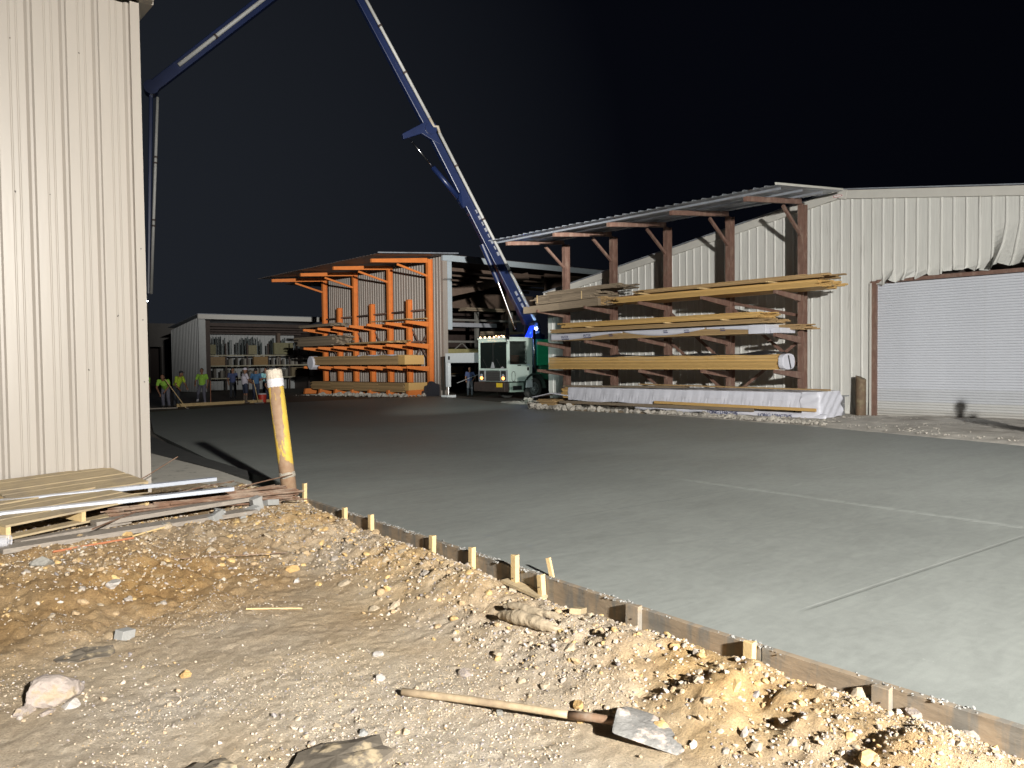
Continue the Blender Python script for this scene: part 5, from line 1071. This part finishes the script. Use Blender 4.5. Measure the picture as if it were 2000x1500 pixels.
# white marks on the boom flank (worn lettering too small to read)
dir1 = (J1-J0).normalized(); wm = M('white_letter_paint',(.22,.23,.27),.5,var=0)
for i in range(8):
    c = J0+dir1*(3.9+i*.34)+pd_*.27+Vector((.12,-.03,.02)); MB().beam(c, c+dir1*.20, .03, .07 if i%2 else .12, up=(.96,-.28,.3)).build('letter_mark', wm, T)
for i in range(3):
    c = J0+dir1*(.9+i*.35)+pd_*.30; MB().beam(c, c+dir1*.24, .03, .12, up=(.96,-.28,.3)).build('letter_mark', wm, T)
# lit beacon with the blue glow it throws on the turret
bl = MB().ell((27.45,29.60,3.02),(.07,.07,.07),12,8).build('work_lamp', M('white_lamp',(1,1,1),.4,var=0,emit=(.9,.95,1),estr=30), T, smooth=True)
mb = MB(); mb.beam((26.85,29.6,2.45),(27.2,29.6,3.15),.3,.30,.3,.14); mb.build('beacon', M('blue_beacon',(.01,.03,.6),.3,var=0,emit=(.01,.045,1),estr=1.6), T, bevel=.04)
def point(name, loc, p, col, r=.05):
    l = bpy.data.lights.new(name,'POINT'); l.energy = p; l.color = col; l.shadow_soft_size = r; o = bpy.data.objects.new(name,l); link(o); o.location = loc
point('beacon_glow', (26.9,29.3,2.9), 22, (.08,.2,1)); point('work_lamp_glow', (27.40,29.45,3.05), 25, (.85,.95,1))
point('marker_glow', (TX-.4,TY0+1.2,ZR+.15), 3, (1,.4,.12))

# ================================================================ far shed
FB = 67.4
T = thing('far_open_shed', 'far open shed with pale fascia at the left', 'shed', (28,FB,-1.1))
fpan = M('far_corrugated',(.36,.37,.37),.6,var=.1)
b = FB; k = 0
while b < 74.5:
    mb = MB(); pr = profile(.40,2,False,.06); V = []
    for j in (0,1):
        for u, h in pr: V.append((23.05-h, b+u, -1.4 if j == 0 else 5.35-.115*(b+u-FB)))
    m = len(pr); mb.add(V, [(i,m+i,m+i+1,i+1) for i in range(m-1)]); mb.build('wall_panel', fpan, T); b += .8
MB().box(23.0,23.6,FB-.1,FB-.02,-1.4,5.2).build('front_post', fpan, T); MB().box(23.62,24.0,FB-.02,FB+.1,-1.4,5.1).build('inner_post', dark_steel, T)
MB().box(22.9,35.3,FB-.35,FB-.12,5.22,5.62).build('fascia', M('pale_fascia',(.50,.49,.46),.5,var=.05), T)
MB().add([(22.9,FB-.3,5.63),(35.3,FB-.3,5.63),(35.3,75.2,4.75),(22.9,75.2,4.75),(22.9,FB-.3,5.68),(35.3,FB-.3,5.68),(35.3,75.2,4.80),(22.9,75.2,4.80)], [(0,3,2,1),(4,5,6,7),(0,1,5,4),(1,2,6,5),(2,3,7,6),(3,0,4,7)]).build('roof', galv, T)
b = 24.0
while b < 35:
    mb = MB(); pr = profile(.40,2,False,.05); V = [(b+u, 74.6-h, z) for z in (-1.4,4.7) for u, h in pr]; m = len(pr); mb.add(V, [(i,i+1,m+i+1,m+i) for i in range(m-1)]); mb.build('back_panel', M('far_back_panel',(.34,.35,.35),.6,var=.1), T); b += .8
for y in (68.5,70,71.5,73): MB().box(23.2,35.2,y,y+.12,4.55-.115*(y-FB)+.25,4.85-.115*(y-FB)+.25).build('purlin', dark_steel, T)
MB().box(35.1,35.3,FB,75,-1.4,5.0).build('right_wall', dark_steel, T); MB().box(32.4,32.7,72.5,72.8,-1.4,4.6).build('column', roofwood, T)
T = thing('bin_rack', 'tall storage rack of upright stock inside the far shed', 'storage rack', (29,70,-1.1))
for x in (24.3,26.3,28.3,30.3,32.4,34.4): MB().box(x-.06,x+.06,69.9,70.05,-1.2,3.2).build('upright', dark_steel, T)
shelfm = M('pale_shelf_edge',(.32,.30,.22),.7,var=.1)
for z in (.02,1.15,2.22-.12): MB().box(24.2,34.9,69.75,69.86,z-.05,z+.05).build('shelf_edge', shelfm, T); MB().box(24.2,34.9,69.87,71.3,z-.03,z+.03).build('shelf', dark_steel, T)
mb = MB()
for i in range(55): x = 24.5+rng.uniform(0,10); w = rng.uniform(.04,.11); mb.box(x,x+w,71.0,71.1,2.2,rng.uniform(3.1,3.9))
mb.build('upright_stock', M('dark_stock',(.07,.085,.085),.6,island=.4), T, kind='stuff')
mb = MB()
for z in (.08,1.2):
    for i in range(40): x = 24.4+rng.uniform(0,10.2); w = rng.uniform(.06,.25); mb.box(x,x+w,70.3+rng.uniform(0,.5),70.9,z,z+rng.uniform(.5,.85))
mb.build('shelf_stock', M('mixed_stock',(.16,.15,.13),.6,island=.6), T, kind='stuff')
for (x0,x1,z0,z1,c,lab) in [(24.4,26.2,1.2,2.0,(.22,.15,.08),'brown crate on the left of the middle far shelf'), (28.9,30.3,1.2,2.0,(.22,.14,.06),'brown crate in the middle of the far shelves'), (24.5,25.4,2.2,3.1,(.15,.14,.08),'olive crate at the left of the top far shelf'), (28.4,29.2,2.2,3.05,(.19,.17,.10),'olive crate in the middle of the top far shelf'), (30.9,32.8,2.2,3.3,(.17,.16,.09),'large olive crate at the right of the top far shelf'), (32.6,34.4,.05,.95,(.15,.12,.07),'brown crate low at the right of the far shed')]:
    o = thing('crate', lab, 'crate', ((x0+x1)/2,70.1,z0), 'crates on the far shed shelves')
    n = 5; h = (z1-z0)/n; mt_ = M('crate_'+lab[:14], c, .7, var=.2)
    MB().box(x0+.03,x1-.03,69.96,70.28,z0,z1-.01).build('box', mt_, o)
    for i in range(n): MB().box(x0,x1,69.90,69.955,z0+i*h+.01,z0+(i+1)*h-.01).build('slat', mt_, o)
# dim building beyond, at the left
T = thing('dim_warehouse', 'dim dark warehouse behind the workers at the far left', 'building', (33,104,-2.2))
dimw = M('dim_wall',(.16,.15,.14),.7,var=.2,scale=.6)
MB().box(27,40,104,105,3.6,6.6).build('upper_wall', dimw, T); MB().box(22,42,112,113,-3,6.5).build('back_wall', dark_steel, T)
for x in (29,31.2,33.6,36): MB().box(x-.4,x+.4,103.9,104.6,-3,3.6).build('pier', dimw, T)
MB().box(34.1,35.6,104.2,104.4,.2,3.0).build('pale_door', M('pinkish_panel',(.28,.2,.17),.7), T)
T = thing('street_lamp', 'tiny distant lamp shining above the dim warehouse', 'lamp', (18.5,66,-1.3))
LL = Vector((17.99,63.86,6.31)); 
MB().tube((18.0,63.9,-1.3),(18.0,63.9,6.2),.06,.04,n=8).build('pole', dark_steel, T); MB().ell(LL,(.055,.055,.055),8,6).build('bulb', M('distant_bulb',(1,1,1),.4,var=0,emit=(.8,.9,1),estr=25), T)

# ================================================================ workers
skin = M('skin',(.26,.13,.08),.6,var=.06); denim = M('dark_denim',(.03,.04,.075),.8,var=.15); greyt = M('grey_trousers',(.13,.13,.17),.8,var=.15); boot = M('rubber_boot',(.035,.035,.035),.5,var=.1)
hair_m = M('dark_hair',(.012,.01,.009),.8,var=0); eye_m = M('eye_dark',(.01,.01,.01),.3,var=0); shoe_w = M('white_shoe',(.5,.5,.52),.6,var=.1)
def cloth(n, c): return M(n, c, .85, var=.15, scale=9, bump=.4, bscale=14)
lime = cloth('lime_shirt',(.30,.56,.07)); lime2 = cloth('yellow_lime_shirt',(.40,.54,.04)); whs = cloth('white_tshirt',(.55,.52,.60)); blus = cloth('blue_shirt',(.05,.13,.26)); aqua = cloth('aqua_shirt',(.28,.58,.62)); navy = cloth('navy_shirt',(.055,.075,.17)); blk = cloth('black_shirt',(.03,.035,.045))
def remesh(o, v):
    m = o.modifiers.new('r','REMESH'); m.mode = 'VOXEL'; m.voxel_size = v; m.use_smooth_shade = True; s = o.modifiers.new('s','SMOOTH'); s.iterations = 2; s.factor = .4
def worker(label, a, b, face, shirt, trousers, pose, cap=None, shoes=boot, sleeves='short', boots_high=False, dz=0, shorts=False):
    """face: heading angle of the figure's front, degrees from +X; pose: dict of joints in the figure's frame (x right, y front, z up)"""
    J = dict(pel=(0,0,.95), che=(0,.0,1.30), nec=(0,.01,1.47), hea=(0,.03,1.63), shL=(-.19,0,1.41), shR=(.19,0,1.41), elL=(-.26,-.02,1.13), elR=(.26,-.02,1.13), wrL=(-.25,.10,.90), wrR=(.25,.10,.90),
             hiL=(-.09,0,.92), hiR=(.09,0,.92), knL=(-.11,.03,.50), knR=(.11,.03,.50), anL=(-.12,0,.09), anR=(.12,0,.09)); J.update(pose); J = {k: Vector(v) for k, v in J.items()}
    T = thing('person', label, 'person', (a, b, plane(a,b)+dz), 'construction workers in the yard', rz=rad(face-90))
    m = MB(); look = Vector(J.get('look', (0,1,-.1))).normalized()
    m.ell(J['hea'],(.078,.098,.115),16,12); m.ell(J['hea']+look*.095+Vector((0,0,-.012)),(.013,.02,.022),6,5); m.ell(J['hea']+look*.03+Vector((0,0,-.075)),(.05,.055,.04),10,6)
    for sx in (-1,1): m.ell(J['hea']+Vector((sx*.08,0,-.01)),(.012,.022,.032),6,5)
    m.tube(J['nec']-Vector((0,0,.03)),J['hea']-Vector((0,0,.05)),.055,.05,n=10); m.tube(J['pel'],J['che'],.13,.15,n=14); m.tube(J['che'],J['nec'],.15,.06,n=14)
    for s in 'LR':
        m.tube(J['che']+(J['sh'+s]-J['che'])*.3,J['sh'+s],.07,.055,n=10); m.ell(J['sh'+s],(.056,.056,.056),10,8); m.tube(J['sh'+s],J['el'+s],.052,.040,n=10); m.ell(J['el'+s],(.041,.041,.041),8,6); m.tube(J['el'+s],J['wr'+s],.040,.027,n=10)
        hd = (J['wr'+s]-J['el'+s]).normalized(); sd = hd.cross(Vector((0,0,1))); sd = sd.normalized() if sd.length > .1 else Vector((1,0,0)); up = sd.cross(hd)
        m.tube(J['wr'+s]-hd*.01,J['wr'+s]+hd*.085,.026,.036,n=8)
        for q, ln in ((-1.5,.055),(-.5,.068),(.5,.064),(1.5,.05)):
            p0 = J['wr'+s]+hd*.08+sd*q*.017; p1 = p0+hd*ln*.55-up*.008; p2 = p1+hd*ln*.35-up*.03; m.path([p0,p1,p2],[.010,.0095,.008],6)
        p0 = J['wr'+s]+hd*.02+sd*(.028 if s=='L' else -.028); m.path([p0,p0+hd*.03+sd*(.025 if s=='L' else -.025)-up*.01,p0+hd*.06+sd*(.02 if s=='L' else -.02)-up*.03],[.013,.011,.009],6)
        m.tube(J['hi'+s],J['kn'+s],.085,.058,n=10); m.ell(J['kn'+s],(.058,.058,.058),8,6); m.tube(J['kn'+s],J['an'+s],.055,.038,n=10)
        m.tube(J['an'+s],J['an'+s]+Vector((0,.10,-.045)),.04,.035,n=8)
    bo = child(m,'body',skin,T); remesh(bo,.0115)
    for sx in (-1,1): ey = MB(); side_ = look.cross(Vector((0,0,1))).normalized(); ey.ell(J['hea']+look*.088+side_*sx*.032+Vector((0,0,.012)),(.010,.010,.008),6,5); child(ey,'eye',eye_m,T)
    m = MB(); m.tube(J['pel']-Vector((0,0,.02)),J['che'],.155,.175,n=14); m.tube(J['che'],J['nec']-Vector((0,0,.02)),.175,.075,n=14)
    for s in 'LR':
        m.tube(J['che']+(J['sh'+s]-J['che'])*.2,J['sh'+s],.10,.075,n=10); m.ell(J['sh'+s],(.075,.075,.072),10,8)
        e_ = J['sh'+s]+(J['el'+s]-J['sh'+s])*(.72 if sleeves=='short' else 1); m.tube(J['sh'+s],e_,.073,.062,n=10)
        if sleeves == 'long': m.ell(J['el'+s],(.06,.06,.06),8,6); m.tube(J['el'+s],J['wr'+s],.058,.042,n=10)
    o = child(m,'shirt',shirt,T); remesh(o,.013)
    m = MB(); m.ell(J['pel']-Vector((0,0,.0)),(.165,.14,.12),12,8)
    for s in 'LR':
        m.ell(J['hi'+s],(.10,.11,.10),10,8)
        if shorts: m.tube(J['hi'+s],J['kn'+s],.10,.085,n=10)
        else: m.tube(J['hi'+s],J['kn'+s],.10,.078,n=10); m.ell(J['kn'+s],(.078,.078,.078),8,6); m.tube(J['kn'+s],J['an'+s]+Vector((0,0,.02)),.076,.062,n=10)
    o = child(m,'trousers',trousers,T); remesh(o,.013)
    for s in 'LR':
        m = MB(); m.ell(J['an'+s]+Vector((0,.06,-.045)),(.048,.14,.045),12,8); m.tube(J['an'+s]-Vector((0,0,.03)),J['an'+s]+(J['kn'+s]-J['an'+s])*(.75 if boots_high else .18),.055,.066 if boots_high else .055,n=12); o = child(m,'boot',shoes,T,True)
    if cap: 
        m = MB(); m.ell(J['hea']+Vector((0,-.005,.055)),(.088,.105,.075),14,8); m.ell(J['hea']+look*.12+Vector((0,0,.055)),(.06,.065,.010),10,6); child(m,'cap',cap,T,True)
    else: m = MB(); m.ell(J['hea']+Vector((0,-.022,.030)),(.085,.095,.098),14,10); child(m,'hair',hair_m,T,True)
    return T, J
def tool(label, cat, p, q, mat, head=None):
    o = thing(cat.replace(' ','_'), label, cat, q); MB().tube(p, q, .018, n=8).build('handle', mat, o)
    if head: MB().beam(*head).build('head', M('tool_steel',(.2,.2,.2),.5), o)
lean = lambda y, d: dict(che=(0,y,1.30-d), nec=(0,y*1.45,1.45-d*1.2), hea=(0,y*1.45+.08,1.58-d*1.25), shL=(-.19,y*1.3,1.40-d*1.15), shR=(.19,y*1.3,1.40-d*1.15))
P1 = lean(.32,.16); P1.update(elL=(-.25,.50,.98), elR=(.25,.50,.92), wrL=(-.12,.62,.78), wrR=(.10,.66,.66), look=(0,.8,-.6), knL=(-.12,.16,.52), knR=(.14,-.02,.50), anR=(.15,-.16,.09))
worker('bending worker in a lime shirt holding a shovel, at the far left', 10.55, 35.1, -120, lime, greyt, P1, None, dz=-.02)
tool('long handled shovel held by the bending lime-shirted worker', 'shovel', (10.25,34.2,.75), (11.05,34.1,-.50), pale_wood, ((11.05,34.1,-.50),(11.25,34.05,-.56),.22,.02))
P2 = lean(.16,.05); P2.update(elL=(-.27,.28,1.02), wrL=(-.18,.46,.86), wrR=(.25,.40,.84), elR=(.28,.24,1.0))
worker('worker in a yellow-lime shirt and dark cap behind the bending one', 11.35, 36.3, -60, lime2, blk, P2, cap=blk, dz=-.02)
worker('worker in a lime shirt half hidden by the corner of the cream building', 9.35, 34.2, -90, lime, blk, lean(.15,.06), dz=-.05)
P3 = dict(elR=(.30,.02,1.12), wrR=(.27,.20,.98), elL=(-.27,-.05,1.13), wrL=(-.25,.05,.88), knL=(-.10,.05,.50), anL=(-.12,.0,.09), knR=(.22,-.08,.52), anR=(.34,-.42,.20))
worker('standing worker in a lime shirt with one hand on a pole', 13.1, 38.0, -125, lime, greyt, P3, shoes=shoe_w)
tool('wooden pole held upright by the standing lime-shirted worker', 'pole', (13.45,37.85,.55), (13.35,37.6,-.58), M('reddish_handle',(.40,.17,.10),.7))
P4 = dict(elR=(.25,.10,1.12), wrR=(.12,.33,1.02), elL=(-.25,.10,1.12), wrL=(-.10,.34,1.0))
worker('worker in a white T-shirt, shorts and white cap standing at the plank', 14.85, 37.1, 0, whs, denim, P4, cap=whs, boots_high=True, shorts=True, shoes=M('tan_boot',(.14,.11,.09),.7,var=.2))
tool('pale rake handle held by the white-shirted worker', 'rake', (15.30,37.15,.55), (15.45,36.9,-.60), pale_wood, ((15.2,36.8,-.60),(15.75,37.0,-.60),.05,.08))
worker('worker in a blue shirt seen from behind, beside the white-shirted one', 16.2, 39.0, 70, blus, denim, dict(elL=(-.27,.12,1.15), wrL=(-.15,.30,1.05), elR=(.27,.12,1.15), wrR=(.15,.30,1.05)), shoes=shoe_w, dz=-.0, sleeves='short')
worker('worker in an aqua shirt with folded arms behind the crouching one', 17.6, 41.0, -120, aqua, denim, dict(elL=(-.28,.10,1.12), wrL=(.02,.26,1.16), elR=(.28,.10,1.14), wrR=(-.04,.27,1.19)), shoes=boot, dz=.02)
worker('dark clothed worker standing behind the white-shirted one', 16.6, 43.2, -100, navy, blk, {}, dz=.05)
P5 = lean(.34,.20); P5.update(pel=(0,-.10,.80), hiL=(-.09,-.10,.78), hiR=(.09,-.10,.78), knL=(-.17,.20,.50), knR=(.17,.20,.50), elL=(-.24,.50,.86), elR=(.24,.50,.86), wrL=(-.12,.62,.62), wrR=(.12,.62,.62), look=(0,.5,-.8))
worker('crouching worker in dark clothes leaning over the red cooler', 16.9, 38.9, -110, blk, denim, P5, dz=.0)
PM = dict(elL=(-.33,-.08,1.16), wrL=(-.22,.12,1.02), elR=(.24,.12,1.12), wrR=(.20,.32,.96))
worker('worker in a navy shirt and rubber boots beside the truck', 27.56, 35.45, -132, navy, M('worn_jeans',(.12,.13,.15),.8,var=.15), PM, boots_high=True, dz=-.03)
tool('screed rake held by the worker beside the truck', 'rake', (27.95,34.95,.62), (26.7,35.55,.10), M('steel_handle',(.35,.35,.36),.4))
worker('worker standing outside the right edge of the frame by the door', 15.6, 2.93, 60, lime, denim, dict(elR=(.28,.15,1.2), wrR=(.3,.4,1.25)), dz=0)
# cooler
T = thing('water_cooler', 'red round water cooler with white lid on the ground', 'cooler', (16.0,37.75,plane(16,37.7)-.02)); zc = plane(16,37.7)
MB().tube((16.0,37.75,zc),(16.0,37.75,zc+.40),.19,.21,n=20).build('tub', M('red_plastic',(.55,.05,.03),.4,var=.05), T, smooth=False); MB().tube((16.0,37.75,zc+.401),(16.0,37.75,zc+.46),.215,.19,n=20).build('lid', shoe_w, T)
MB().tube((15.9,37.55,zc+.05),(15.88,37.5,zc+.12),.02,n=6).build('tap', shoe_w, T)
mb = MB().beam((11.2,35.75,plane(11.2,35.75)+.07),(17.0,38.0,plane(17,38)+.07),.05,.14); o = mb.build('screed_plank', pale_wood, org=(14,37,-.5)); tag(o, 'long pale plank edging the far end of the slab', 'plank')
mb = MB().beam((9.4,34.2,plane(9.4,34)+.03),(10.7,34.1,plane(10.7,34)+.03),.12,.05); o = mb.build('short_plank', plank_grey, org=(10,34.1,-.5)); tag(o, 'short grey plank at the feet of the bending worker', 'plank')
T = thing('hose', 'dark hose added for the shadow streak on the margin by the roll-up door', 'hose', (17.5,3.6,-.2))
MB().path([(16.2,2.9,plane(16.2,2.9)+.10),(17.3,3.9,plane(17.3,3.9)+.10),(18.3,4.35,plane(18.3,4.35)+.10),(19.0,4.4,plane(19,4.4)+.09)], .035, 8).build('tube', black, T, smooth=True)  # black tube added to stand in for the shadow line near the door
